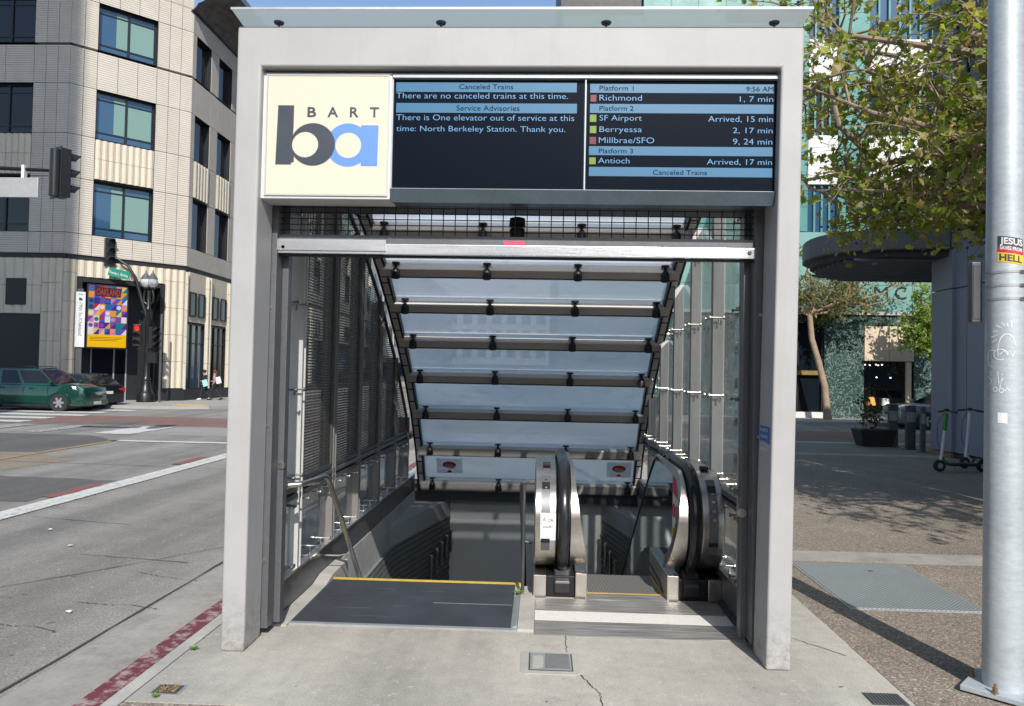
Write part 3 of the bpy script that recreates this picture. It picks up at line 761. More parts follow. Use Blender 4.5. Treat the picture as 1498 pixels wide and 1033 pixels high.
# ---- side walls
def fitting(x, y, z, sx, up=True, m='stainless'):
    """point fitting of the side glass: horizontal pin with disc ends and a stub to the rail"""
    mb = MB()
    mb.lathe([(.004, -.065), (.016, -.062), (.016, -.05), (.007, -.045), (.007, .045), (.016, .05), (.016, .062), (.004, .065)], (x, y, z), 8, 'X')
    mb.lathe([(.006, 0), (.010, -.045 if up else .045)], (x+sx*.02, y, z), 6)
    return mb
PITCH_L = [5.62+.93*k for k in range(6)]
PITCH_R = [5.38+.90*k for k in range(6)]
for sx, X, ysP in ((-1, -1.90, PITCH_L), (1, 1.50, PITCH_R)):
    xi = X-sx*.06                        # inner face of the posts
    # base channel with a ledge, the rail and its cap
    a, c = sorted((X-sx*.045, X+sx*.12))
    MB().box(a, c, 5.08, 11.0, .0, .24).build('base_channel', 'grey_steel', ST, bevel=.006)
    a, c = sorted((X-sx*.06, X-sx*.0)); MB().box(a, c, 5.08, 11.0, .245, .262).build('base_ledge', 'bright_alloy' if sx < 0 else 'grey_steel', ST)
    a, c = sorted((X-sx*.055, X+sx*.02)); rl = MB().box(a, c, 5.08, 11.0, .86, .90).build('wall_rail', 'grey_steel', ST, bevel=.004)
    MB().box(a, c, 5.08, 11.0, .80, .835).build('wall_rail', 'dark_steel', ST, bevel=.004)
    a, c = sorted((X+sx*.03, X+sx*.05)); MB().box(a, c, 5.08, 11.0, .835, .86).build('rail_core', 'dark_steel', ST)
    # posts: front flange + web + back flange
    for k, y in enumerate(ysP):
        zt = arc_z(y)-.05
        if zt < 1.0: continue
        mb = MB(); a, c = sorted((xi, X+sx*(.07 if sx < 0 else .035)))
        mb.box(a, c, y, y+.012, .24, zt); mb.box(a, c, y+.075, y+.087, .24, zt)
        xm = (a+c)/2; mb.box(xm-.008, xm+.008, y+.012, y+.075, .24, zt)
        mb.build('wall_post', 'post_paint' if sx > 0 or k == 0 else 'post_shade_grey', ST)  # left posts after the first carry their shade in the colour
    # end post beside the gate
    a, c = sorted((xi+sx*.03, X+sx*.10)); MB().box(a, c, 5.14, 5.26, .0, 3.9).build('wall_post', 'dark_steel', ST)
    edges = [5.26]+ysP+[11.0]
    for y0, y1 in zip(edges, edges[1:]):
        y0g, y1g = y0+.10, y1-.02
        zt0, zt1 = arc_z(y0g)-.06, arc_z(y1g)-.06
        # lower pane
        xg = X+sx*.0
        if arc_z(y1g) > .5:
            MB().prism([(y0g-.06, .30), (y1g, .30), (y1g, min(.79, zt1)), (y0g-.06, .79)], xg-.004, xg+.004, 'X').build('glass_pane', 'clear_glass', ST)
        if zt0 > 1.0:
            zt1c = max(.93, zt1); y1c = y1g
            if zt1 < .93:
                # cut where the arc meets the rail
                yy = y1g
                while arc_z(yy)-.06 < .93 and yy > y0g: yy -= .02
                y1c = yy
            MB().prism([(y0g-.06, .92), (y1c, .92), (y1c, zt1c), (y0g-.06, zt0)], X+sx*.035-.004, X+sx*.035+.004, 'X').build('glass_pane', 'clear_glass', ST)
            if sx < 0 and y0 > 5.3:
                # woven mesh screen in a steel frame
                xm = X-sx*.035; fr = MB()
                for p, q in (((y0g-.0, .93), (y1c, .93)), ((y1c, .93), (y1c, zt1c)), ((y1c, zt1c), (y0g, zt0)), ((y0g, zt0), (y0g, .93))):
                    fr.beam((xm, p[0], p[1]), (xm, q[0], q[1]), (1, 0, 0), .03, .035)
                ms = fr.build('mesh_screen', 'dark_steel', ST)
                w = MB(); z = .96
                while z < zt0-.02:
                    ye = y1c
                    while ye > y0g and z > zt0+(zt1c-zt0)*(ye-y0g)/(y1c-y0g+1e-6): ye -= .02
                    if ye > y0g+.02: w.add([(xm, y0g, z), (xm, ye, z), (xm-.006, ye, z+.012), (xm-.006, y0g, z+.012)], [(0, 1, 2, 3)])
                    z += .024
                yy = y0g+.06
                while yy < y1c:
                    w.add([(xm+.003, yy, .95), (xm+.003, yy+.006, .95), (xm+.003, yy+.006, zt1c+(zt0-zt1c)*(y1c-yy)/(y1c-y0g)), (xm+.003, yy, zt1c+(zt0-zt1c)*(y1c-yy)/(y1c-y0g))], [(0, 1, 2, 3)])
                    yy += .12
                tag(w.build('mesh_wires', 'wire_bronze', ms, fix=False), kind='stuff')
        # fittings along ledge, rail underside, rail top and up the posts
        for yy in (y0+.20, (y0+y1)/2+.05, y1-.12):
            if arc_z(yy) > .95:
                fitting(X-sx*.02, yy, .31, sx).build('glass_fitting', 'stainless', ST, smooth=True)
                fitting(X-sx*.02, yy, .76, sx, False).build('glass_fitting', 'stainless', ST, smooth=True)
                if sx > 0: fitting(X-sx*.02, yy, .945, sx).build('glass_fitting', 'stainless', ST, smooth=True)
        zz = (.98, 1.63, 2.28, 2.93)
        for z in zz:
            if z < zt0-.1 and (sx > 0 or y0 < 5.3):
                fitting(X-sx*.04, y0+.13, z, sx).build('glass_fitting', 'stainless', ST, smooth=True)
                if y1 < 10.9: fitting(X-sx*.04, y1-.05, z, sx).build('glass_fitting', 'stainless', ST, smooth=True)
# upstand curbs and side ledges on the floor
struct('side_curb', MB().prism([(5.10, .012), (6.05, .012), (6.05, .012), (6.25, .05), (6.75, .05), (6.75, -.2), (5.10, -.1)], -1.85, -1.735, 'X'), 'concrete_curb')
struct('side_curb', MB().box(1.425, 1.46, 5.10, 6.2, -.05, .03), 'dark_steel')
# small lock boxes on the rails
MB().box(-1.835, -1.815, 5.12, 5.19, .06, .18).build('cover_plate', 'post_paint', ST)
lk = MB().lathe([(.03, 0), (.03, .02), (.012, .03)], (1.36, 5.02, .88), 10, 'Y'); lk.build('gate_lock', 'stainless', ST, smooth=True)
MB().lathe([(.025, 0), (.025, .02)], (-1.775, 5.02, 1.12), 10, 'Y').build('gate_lock', 'stainless', ST, smooth=True)
# blue notice on the right guide
gr = MB().box(1.362, 1.368, 4.70, 4.885, 1.30, 1.50)
gn = thing('gate_notice', 'narrow blue notice with white writing on the right inner jamb', 'notice', (1.43, 4.72, 1.25))
plain('notice_blue', (.02, .13, .40), .4)
MB().box(1.426, 1.432, 4.66, 4.87, 1.27, 1.48).build('notice_panel', 'notice_blue', gn)
for k, s_ in enumerate(('NO', 'SMOKING', 'EATING', 'DRINKING')):
    text('lettering', s_, lambda x, z: (1.4245, 4.87-x, z), .02, .17, 1.445-k*.04, 1.465-k*.04, 'white_paper', gn)

# ================================================================== FLOOR INSIDE
MB_ = MB
mt = thing('stair_landing', 'dark slip resistant landing sheet with yellow nosing at the head of the stairs', 'landing', (-.93, 5.7, 0))
MB().box(-1.735, -.185, 5.195, 6.25, -.02, .006).build('landing_sheet', 'mat_dark', mt)
MB().box(-1.735, -.135, 6.252, 6.30, -.03, .009).build('nosing', 'yellow_paint', mt)
MB().box(-1.735, -.135, 5.155, 5.192, -.02, .008).build('edge_strip', 'seam_metal', mt)
MB().prism([(-.182, .006), (-.145, .022), (-.138, .022), (-.138, -.01), (-.182, -.01)], 5.20, 5.93, 'Y').build('side_strip', 'seam_metal', mt)
rr_ = random.Random(9)
for k in range(9):
    x, y, l = rr_.uniform(-1.65, -.45), rr_.uniform(5.25, 6.2), rr_.uniform(.06, .5)*rr_.random()+.03
    MB().box(x, min(x+l, -.2), y, y+.0022, .006, .0068+.0001*k).build('sheet_scuff', 'rack_grey', mt)
MB().box(-.80, -.19, 5.70, 5.704, .0, .0075).build('sheet_seam', 'seam_metal', mt)
struct('floor_divider', MB().box(-.136, -.02, 5.155, 6.02, -.05, .014), 'concrete_curb', bevel=.006)
# stairs going down
stt = thing('staircase', 'concrete stairs going down behind the dark landing sheet', 'stairs', (-.9, 6.3, 0))
for k in range(22):
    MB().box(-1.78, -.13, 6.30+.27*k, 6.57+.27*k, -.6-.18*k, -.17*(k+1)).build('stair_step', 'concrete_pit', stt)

# ================================================================== ESCALATOR
ES = thing('escalator', 'narrow stainless steel escalator going down with two black handrails', 'escalator', (.71, 6.0, 0))
# landing plates: three ribbed strips and the white stripe
MB().box(-.015, 1.41, 5.10, 5.245, -.02, .006).build('floor_plate', 'landing_plate', ES)
MB().box(-.015, 1.41, 5.248, 5.385, -.02, .006).build('floor_plate', 'landing_plate', ES)
MB().box(-.015, 1.41, 5.388, 5.60, -.02, .007).build('warning_stripe', 'white_stripe', ES)
MB().box(-.015, 1.41, 5.603, 5.90, -.02, .006).build('floor_plate', 'landing_plate', ES)
MB().box(.38, 1.04, 5.903, 6.06, -.02, .009).build('comb_plate', 'landing_plate', ES)
MB().box(.39, 1.03, 6.062, 6.085, -.02, .010).build('comb_teeth', 'yellow_paint', ES)
ystep = 6.09; zs = [0, -.012, -.10, -.27, -.46, -.66, -.86, -1.06, -1.26, -1.46, -1.66, -1.86]
for k, z in enumerate(zs):
    st_ = MB().box(.395, 1.025, ystep+.31*k+.003, ystep+.31*(k+1)-.003, z-.35, z).build('escalator_step', 'step_tread', ES)
    MB().box(.397, 1.023, ystep+.31*k+.004, ystep+.31*k+.016, z, z+.004).build('step_line', 'yellow_paint', st_)
    for xx in (.399, 1.009): MB().box(xx, xx+.012, ystep+.31*k+.02, ystep+.31*(k+1)-.005, z, z+.003).build('step_line', 'yellow_paint', st_)
CY, CZ, RR = 6.24, .605, .41
def dprof(r, tail=True, n=22, ybase=None, zb=.18):
    """D-shaped newel outline in (y, z): nose to the front, running back and then down the incline"""
    pts = []
    for k in range(n+1):
        a = math.radians(250-k*(250-90)/n); pts.append((CY+r*math.cos(a), CZ+r*math.sin(a)*(1.0)))
    return pts
SL = math.tan(math.radians(35))
def run_back(dz): return [(7.05, CZ+dz), (7.45, CZ+dz-.10), (13.2, CZ+dz-.10-5.75*SL)]
for side in (-1, 1):
    def mx(a): return a if side < 0 else 1.42-a
    nw = None
    # outer cladding, nose and body
    pr = dprof(RR); body = pr+[(6.95, CZ+RR), (6.95, .18), (6.30, .18)]
    a, c = sorted((mx(-.035), mx(.145)))
    nw = MB().prism(body, a, c, 'X').build('newel_cladding', 'stainless', ES, smooth=True, bevel=.012)
    # inner cladding: a band following the nose, flaring to the foot
    mb = MB(); ou = dprof(RR)+[(7.30, CZ+RR)]; inn = dprof(RR-.115)+[(7.30, CZ+RR-.06)]
    inn = [(y, z+(.055*max(0, (z-CZ)/RR))) for y, z in inn]
    n = len(ou); fl = lambda z: mx(.285+.12*max(0, min(1, (1.0-z)/.8))**1.2)
    vs = [(mx(.255), *q) for q in ou]+[(fl(q[1]), *q) for q in ou]+[(fl(q[1]), *q) for q in inn]+[(mx(.255), *q) for q in inn]
    mb.add(vs, [(b_*n+i, b_*n+i+1, ((b_+1) % 4)*n+i+1, ((b_+1) % 4)*n+i) for b_ in range(4) for i in range(n-1)]+[(0, n, 2*n, 3*n), (n-1, 2*n-1, 3*n-1, 4*n-1)])
    mb.build('newel_cladding', 'stainless', ES, smooth=True)
    # core under the handrail
    a, c = sorted((mx(.145), mx(.255)))
    MB().prism(dprof(RR-.03)+[(6.95, CZ+RR-.03), (6.95, .18)], a, c, 'X').build('newel_core', 'black_metal', ES)
    # handrail loop
    hr = MB(); P = []
    for k in range(25):
        an = math.radians(258-k*(258-90)/24); P.append((CY+(RR+.028)*math.cos(an), CZ+(RR+.028)*math.sin(an)))
    P += run_back(RR+.028)
    sec = [(-.044, -.006), (-.044, .006), (-.034, .019), (-.012, .026), (.012, .026), (.034, .019), (.044, .006), (.044, -.006), (.03, -.014), (-.03, -.014)]
    vs, fs = [], []; xc = mx(.198)
    for i, (y, z) in enumerate(P):
        p, q = P[max(i-1, 0)], P[min(i+1, len(P)-1)]; t = Vector((0, q[0]-p[0], q[1]-p[1])).normalized(); nn = Vector((0, -t.z, t.y))
        for sx_, sn in sec: vs.append(Vector((xc+sx_, y, z))+nn*sn)
    m_ = len(sec)
    for i in range(len(P)-1):
        for j in range(m_): fs.append((i*m_+j, i*m_+(j+1) % m_, (i+1)*m_+(j+1) % m_, (i+1)*m_+j))
    fs += [tuple(range(m_)), tuple(range((len(P)-1)*m_, len(P)*m_))]
    hr.add(vs, fs).build('handrail', 'handrail_rubber', ES, smooth=True)
    # inlet cover and foot boxes
    a, c = sorted((mx(-.035), mx(.07))); MB().box(a, c, 5.935, 6.9, 0, .178).build('newel_foot', 'stainless', ES, bevel=.006)
    a, c = sorted((mx(.30), mx(.395))); MB().box(a, c, 5.935, 6.9, 0, .20).build('newel_foot', 'stainless', ES, bevel=.006)
    a, c = sorted((mx(.07), mx(.30))); MB().box(a, c, 5.965, 6.9, 0, .17).build('inlet_box', 'black_metal', ES, bevel=.01)
    a, c = sorted((mx(.13), mx(.265))); MB().prism([(5.94, .03), (5.94, .12), (6.02, .215), (6.3, .22), (6.3, .03)], a, c, 'X').build('handrail_inlet', 'rubber', ES, bevel=.015)
    # control strip up the front of the cladding
    mb = MB(); a, c = sorted((mx(.02), mx(.09)))
    ppts = [(CY+(RR+.004)*math.cos(math.radians(t)), CZ+(RR+.004)*math.sin(math.radians(t))) for t in range(212, 118, -6)]
    vs = [(a, *p) for p in ppts]+[(c, *p) for p in ppts]; n = len(ppts)
    mb.add(vs, [(i, i+1, i+1+n, i+n) for i in range(n-1)]); mb.build('control_strip', 'grey_steel', ES, smooth=True)
    def on_nose(x, deg, r=RR+.008): t = math.radians(deg); return Vector((x, CY+r*math.cos(t), CZ+r*math.sin(t)))
    for dg, rr in ((143, .010), (152, .013), (162, .018), (171, .018)) if side > 0 else ((140, .010), (128, .012)):
        p = on_nose((a+c)/2, dg); q = on_nose((a+c)/2, dg, RR+.016)
        MB().tube([p, q], [rr, rr*.8], 12).build('button', 'stainless', ES, smooth=True)
    p = [on_nose(x, d_) for x, d_ in ((a+.004, 132), (c-.004, 132), (c-.004, 141), (a+.004, 141))]
    MB().add(p, [(0, 1, 2, 3)]).build('display_window', 'black_metal', ES, fix=False)
    p = [on_nose(x, d_) for x, d_ in ((a, 196), (c, 196), (c, 201), (a, 201))]
    MB().add(p, [(0, 1, 2, 3)]).build('display_window', 'black_metal', ES, fix=False)
    a2, c2 = sorted((mx(.02), mx(.10)))
    MB().box(a2+.01, c2-.01, 6.16, 6.24, CZ+RR, CZ+RR+.025).build('top_lamp', 'black_metal', ES, bevel=.004)
    # balustrade behind the newel: glass infill, steel deck and outer cladding down the incline
    zt = RR-.02
    a, c = sorted((mx(.262), mx(.272)))
    MB().prism([(6.10, .16), (5.99, .40), (5.97, .62), (6.02, .80), (6.15, .93), (6.3, .96), (7.35, .96), (7.8, .70), (13.2, .70-5.4*SL), (13.2, -.2-5.4*SL), (7.8, -.2), (7.2, .10)], a, c, 'X').build('balustrade_panel', 'balustrade_glass', ES)
    MB().tube([(mx(.265), 7.30, .985), (mx(.265), 7.5, .93), (mx(.265), 7.8, .74), (mx(.265), 13.2, .74-5.4*SL)], .016, 6).build('panel_edge', 'black_metal', ES)
    a, c = sorted((mx(-.02), mx(.36)))
    MB().prism([(6.905, .155), (7.1, .155), (7.5, .05), (13.2, .05-5.7*SL), (13.2, -.6-5.7*SL), (7.5, -.6), (6.905, -.4)], a, c, 'X').build('deck_cladding', 'dark_steel', ES)
    a, c = sorted((mx(.376), mx(.388)))
    MB().prism([(5.99, .0), (6.25, .13), (6.9, .13), (7.5, .02), (13.2, .02-5.7*SL), (13.2, -.5-5.7*SL), (7.5, -.5), (5.99, -.1)], a, c, 'X').build('skirt_panel', 'grey_steel', ES)
    a, c = sorted((mx(.384), mx(.40)))
    MB().prism([(6.12, .03), (6.3, .075), (6.9, .075), (6.9, .05), (6.3, .05), (6.12, .02)], a, c, 'X').build('skirt_brush', 'rubber', ES)
# warning sticker on the inner glass of the right balustrade
plain('sticker_red', (.55, .03, .06), .4); plain('sticker_yellow', (.7, .5, .03), .4)
xs_ = 1.143
sk = MB().add([(xs_, 6.03, .50), (xs_, 6.40, .50), (xs_, 6.40, .95), (xs_, 6.10, .87)], [(0, 1, 2, 3)]).build('warning_sticker', 'white_paper', ES, fix=False)
MB().add([(xs_-.003, 6.04, .74), (xs_-.003, 6.40, .80), (xs_-.003, 6.40, .95), (xs_-.003, 6.10, .87)], [(0, 1, 2, 3)]).build('sticker_band', 'sticker_red', sk, fix=False)
MB().add([(xs_-.003, 6.06, .34), (xs_-.003, 6.40, .34), (xs_-.003, 6.40, .50), (xs_-.003, 6.03, .50)], [(0, 1, 2, 3)]).build('sticker_band', 'sticker_yellow', sk, fix=False)
for k in range(3):
    mb = MB(); cy = 6.11+.105*k
    P = [(xs_-.004, cy+.035*math.cos(a), .65+.055*math.sin(a)) for a in (2*math.pi*j/16 for j in range(16))]
    mb.tube(P+[P[0]], .004, 4, cap=False); mb.build('sticker_figure', 'sticker_red', sk)
# white paper note taped to the left newel
ntp = MB(); rows = []
for dg in (168, 174, 180, 186, 192, 198): rows.append([(x, CY+(RR+.006)*math.cos(math.radians(dg)), CZ+(RR+.006)*math.sin(math.radians(dg))) for x in (.015, .135)])
n = len(rows); ntp.add([r[0] for r in rows]+[r[1] for r in rows], [(i, i+1, i+1+n, i+n) for i in range(n-1)])
pn = thing('paper_note', 'white scribbled paper note taped to the left escalator newel', 'note', (.075, 5.83, .6))
ntp.build('paper', 'white_paper', pn)
def nose(x, z):
    s_ = (z-CZ)/(RR+.0085); t = math.pi-math.asin(max(-1, min(1, s_))); return (x, CY+(RR+.0085)*math.cos(t), z)
text('lettering', 'A ok', nose, .03, .12, .625, .66, 'logo_dark', pn)
text('lettering', 'ooA!', nose, .035, .11, .575, .60, 'logo_dark', pn)

# ================================================================== HANDRAILS ON THE STAIRS
h1 = thing('stair_handrail', 'steel tube handrail descending along the left glass wall', 'handrail', (-1.62, 5.6, .9))
MB().tube([(-1.80, 5.20, .955), (-1.70, 5.22, .965), (-1.64, 5.35, .98), (-1.62, 5.52, .985), (-1.62, 5.60, .96), (-1.62, 5.72, .87), (-1.62, 6.9, -.28), (-1.62, 9.5, -2.4)], .021, 12).build('rail_tube', 'stainless', h1, smooth=True)
for y, z in ((6.35, .20), (5.40, .95)):
    MB().tube([(-1.62, y, z), (-1.72, y, z-.02), (-1.85, y, z-.02)], .008, 8).build('rail_bracket', 'stainless', h1, smooth=True)
h2 = thing('stair_handrail', 'steel tube handrail descending beside the left escalator newel', 'handrail', (-.13, 6.0, .8))
MB().tube([(-.02, 6.03, .90), (-.08, 6.0, .905), (-.125, 6.02, .90), (-.14, 6.08, .86), (-.14, 6.15, .75), (-.13, 7.4, -.35), (-.12, 9.4, -1.75)], .021, 12).build('rail_tube', 'grey_steel', h2, smooth=True)
MB().tube([(-.12, 6.02, .89), (-.12, 6.03, .0)], .014, 10).build('rail_post', 'dark_steel', h2, smooth=True)
MB().tube([(-.12, 6.05, .42), (-.05, 6.05, .40)], .008, 8).build('rail_bracket', 'dark_steel', h2)
# bracket glints on the tiled side walls, given shape as short tubes stepping down
def wall_tubes(x, label, pts, grp):
    t = thing('wall_brackets', label, 'rail brackets', (x, 10.5, -1.2))
    x_ = x
    for y, z in pts:
        x = x_+(y-9.2)*grp
        b_ = MB().tube([(x, y, z), (x, y, z-.30)], .022, 8).build('bracket_tube', 'stainless', t, smooth=True)
        MB().lathe([(.03, -.02), (.035, .0), (.02, .03)], (x, y, z+.02), 8).build('bracket_knob', 'stainless', b_, smooth=True)
wall_tubes(-1.775, 'row of short steel tubes stepping down the left tiled stair wall', [(11.2-k*.2, -.65-k*.052) for k in range(5)], .225)
wall_tubes(1.385, 'row of short steel tubes stepping down the tiled wall beside the escalator', [(11.15-k*.22, -.66-k*.07) for k in range(4)], -.225)

# ================================================================== SIGN AND BOARD
SG = thing('station_sign', 'square cream light box with the dark b and blue a transit logo', 'sign', (-1.42, 4.70, 2.88))
YF = 4.675
MB().box(-1.846, -.992, YF, 4.88, 2.884, 3.706).build('sign_case', 'sign_case', SG, bevel=.006)
fc = MB().box(-1.802, -1.016, YF-.006, YF+.01, 2.912, 3.682).build('sign_face', 'sign_cream', SG, bevel=.004)
fm = MB()
for x0, x1, z0, z1 in ((-1.81, -1.008, 3.682, 3.69), (-1.81, -1.008, 2.904, 2.912), (-1.81, -1.802, 2.912, 3.682), (-1.016, -1.008, 2.912, 3.682)): fm.box(x0, x1, YF-.009, YF, z0, z1)
fm.build('face_trim', 'post_paint', SG)
def sg(cx, cy): return (-1.80+(cx-72)*.001418, 3.684-(cy-100)*.0014)
def blob(outer, hole, y, m, name, rect, rect2):
    """disc with an eccentric hole plus stem rectangles"""
    (ox, oy, rox, roy), (hx, hy, hr) = outer, hole; n = 56; vs = []
    for k in range(n):
        a = 2*math.pi*k/n; p = sg(ox+rox*math.cos(a), oy+roy*math.sin(a)); q = sg(hx+hr*math.cos(a), hy+hr*math.sin(a))
        vs += [(p[0], y, p[1]), (q[0], y, q[1])]
    mb = MB().add(vs, [(2*k, 2*k+1, (2*k+3) % (2*n), (2*k+2) % (2*n)) for k in range(n)])
    for i, rc in enumerate((rect, rect2)):
        P = [sg(*c) for c in rc]; mb.add([(p[0], y-.0006*(i+1), p[1]) for p in P], [tuple(range(len(P)))])
    return mb.build(name, m, SG, fix=False)
blob((446, 422, 100, 100), (448, 423, 59), YF-.0075, 'logo_blue', 'letter_a', [(507, 330), (585, 330), (582, 518), (507, 518)], [(507, 330), (500, 352), (500, 360), (507, 380)])
blob((285, 420, 102, 98), (250, 421, 60), YF-.0095, 'logo_dark', 'letter_b', [(122, 240), (195, 240), (195, 340), (191, 402), (189, 421), (191, 440), (187, 513), (115, 513)], [(187, 440), (200, 470), (200, 500), (187, 505)])
for ch, x0, x1 in (('B', 257, 297), ('A', 349, 398), ('R', 452, 492), ('T', 543, 585)):
    p0, p1 = sg(x0, 292), sg(x1, 248)
    text('letter', ch, lambda x, z: (x, YF-.0085, z), p0[0], p1[0], p0[1], p1[1], 'logo_dark', SG, bold=.018)

BD = thing('departure_board', 'wide dark departure board with two screens of light blue train times', 'display', (.24, 4.75, 2.88))
YB = 4.70
fr = MB()
fr.box(-.99, 1.475, YB+.005, 4.90, 2.895, 3.70)
fr.build('board_case', 'sky_tinted_steel', BD)
MB().box(-.99, 1.478, YB-.03, YB+.004, 3.672, 3.70).build('case_edge', 'seam_metal', BD, bevel=.003)
MB().prism([(YB-.035, 2.955), (YB+.004, 2.962), (YB+.004, 2.888), (YB+.015, 2.875), (YB-.005, 2.872)], -.99, 1.475, 'X').build('case_sill', 'sky_tinted_steel', BD)
for x0, x1 in ((-.996, -.984), (.2475, .2545), (1.463, 1.475)): MB().box(x0, x1, YB-.02, YB+.003, 2.955, 3.675).build('case_edge', 'seam_metal', BD)
MB().box(-.984, 1.463, YB-.012, YB+.003, 2.955, 2.963).build('case_edge', 'seam_metal', BD)
SCREENS = [MB().box(-.983, .242, YB, YB+.003, 2.966, 3.668).build('screen', 'lcd_black', BD), MB().box(.260, 1.462, YB, YB+.003, 2.966, 3.668).build('screen', 'lcd_black', BD)]
SCREENS[0]['label'] = 'screen with service advisories'; SCREENS[1]['label'] = 'screen with platform times'
SCREEN_ITEMS = [
    ('', 'bar', -0.971, 0.194, 3.5915, 3.654),
    ('Canceled Trains', 'd', -0.562, -0.213, 3.605, 3.6425),
    ('There are no canceled trains at this time.', 'l', -0.969, 0.139, 3.5405, 3.587),
    ('', 'bar', -0.968, 0.197, 3.456, 3.5185),
    ('Service Advisories', 'd', -0.577, -0.171, 3.465, 3.505),
    ('There is One elevator out of service at this', 'l', -0.966, 0.181, 3.3985, 3.445),
    ('time: North Berkeley Station. Thank you.', 'l', -0.964, 0.125, 3.3275, 3.3715),
    ('', 'bar', 0.28, 1.44, 3.5905, 3.6475),
    ('Platform 1', 'd', 0.339, 0.556, 3.6005, 3.6365),
    ('9:56 AM', 'd', 1.267, 1.438, 3.5975, 3.6335),
    ('', 'red', 0.283, 0.32, 3.5325, 3.577),
    ('Richmond', 'l', 0.34, 0.609, 3.5315, 3.5775),
    ('1, 7 min', 'l', 1.227, 1.436, 3.5285, 3.5725),
    ('', 'bar', 0.28, 1.439, 3.46, 3.5185),
    ('Platform 2', 'd', 0.341, 0.558, 3.4705, 3.5065),
    ('', 'green', 0.281, 0.322, 3.402, 3.449),
    ('SF Airport', 'l', 0.342, 0.611, 3.4035, 3.447),
    ('Arrived, 15 min', 'l', 1.03, 1.436, 3.399, 3.445),
    ('', 'green', 0.282, 0.323, 3.33, 3.376),
    ('Berryessa', 'l', 0.343, 0.612, 3.33, 3.3735),
    ('2, 17 min', 'l', 1.186, 1.434, 3.3275, 3.371),
    ('', 'red', 0.281, 0.322, 3.259, 3.3055),
    ('Millbrae/SFO', 'l', 0.34, 0.691, 3.2585, 3.3045),
    ('9, 24 min', 'l', 1.187, 1.433, 3.255, 3.301),
    ('', 'bar', 0.278, 1.436, 3.1885, 3.246),
    ('Platform 3', 'd', 0.341, 0.558, 3.1965, 3.2315),
    ('', 'green', 0.281, 0.322, 3.1295, 3.1735),
    ('Antioch', 'l', 0.338, 0.537, 3.1285, 3.1725),
    ('Arrived, 17 min', 'l', 1.025, 1.432, 3.126, 3.1695),
    ('', 'bar', 0.28, 1.435, 3.054, 3.113),
    ('Canceled Trains', 'd', 0.686, 1.026, 3.0615, 3.0965),
]

for s_, k_, x0, x1, z0, z1 in SCREEN_ITEMS:
    par = SCREENS[0] if x0 < .24 else SCREENS[1]
    if s_ == '':
        MB().add([(x0, YB-.002, z0), (x1, YB-.002, z0), (x1, YB-.002, z1), (x0, YB-.002, z1)], [(0, 1, 2, 3)]).build('screen_bar' if k_ == 'bar' else 'line_colour', 'lcd_'+k_, par, fix=False)
    else:
        h = z1-z0; dsc = .22*h if k_ == 'l' else .18*h
        text('lettering', s_, lambda x, z: (x, YB-.004, z), x0, x1, z0+dsc*.75, z1-.03*h, 'lcd_text' if k_ == 'l' else 'lcd_black', par, bold=-.008 if k_ == 'l' else 0)
# camera dome behind the grille
cd_ = thing('security_camera', 'small black dome camera behind the wire grille', 'camera', (-.19, 5.25, 2.72))
MB().lathe([(.02, .20), (.055, .19), (.06, .13), (.03, .125)], (-.19, 5.25, 2.70), 14).build('camera_mount', 'black_metal', cd_, smooth=True)
MB().lathe([(.03, .12), (.055, .115), (.055, .06), (.045, .03), (.02, .012), (.004, .01)], (-.19, 5.25, 2.70), 14).build('camera_dome', 'black_metal', cd_, smooth=True)
# weed at the foot of the divider
def weed(x, y, n, h, label, seed):
    r = random.Random(seed); mb = MB()
    for k in range(n):
        a = r.uniform(0, 6.28); l = h*r.uniform(.5, 1); d = Vector((math.cos(a), math.sin(a), 0)); s = Vector((-d.y, d.x, 0))*.006
        p0 = Vector((x, y, .005)); p1 = p0+d*l*.4+Vector((0, 0, l*.6)); p2 = p0+d*l+Vector((0, 0, l*.55))
        mb.add([p0-s*.5, p0+s*.5, p1+s, p1-s, p2], [(0, 1, 2, 3), (3, 2, 4)])
    o = mb.build('weed', 'leaf_weed', fix=False); tag(o, label, 'weed'); return o
weed(-.15, 5.97, 26, .075, 'tuft of green weed at the end of the concrete divider', 4)

# ================================================================== LEFT CORNER BUILDING
Bp = Vector((-18.0, 36.5, 0)); R2 = 2**.5
CW = 5.42                                     # width of the chamfer
Ap = Bp-Vector((1, 1, 0))*(CW/R2)
LB = thing('corner_building', 'ribbed cream stone office block with chamfered corner and fluted ground floor', 'building', (Bp.x, Bp.y, 0))
FC = Fr(Bp, (-1, -1, 0), (1, -1, 0)); FL = Fr(Ap, (-1, 0, 0), (0, -1, 0)); FR_ = Fr(Bp, (0, 1, 0), (1, 0, 0))
TOP = 20.0
def mesh_cache(): return {}
def panels(F, us, zs, holes, m, name='cladding_panel', d0=-.30, d1=0., gap=.012, parent=LB):
    """cladding pieces on a grid, leaving out the cells that lie in a hole"""
    for u0, u1 in zip(us, us[1:]):
        for z0, z1 in zip(zs, zs[1:]):
            cu, cz = (u0+u1)/2, (z0+z1)/2
            if any(h[0] < cu < h[1] and h[2] < cz < h[3] for h in holes): continue
            MB().fbox(F, u0+gap, u1-gap, d0, d1, z0+gap, z1-gap).build(name, m, parent)
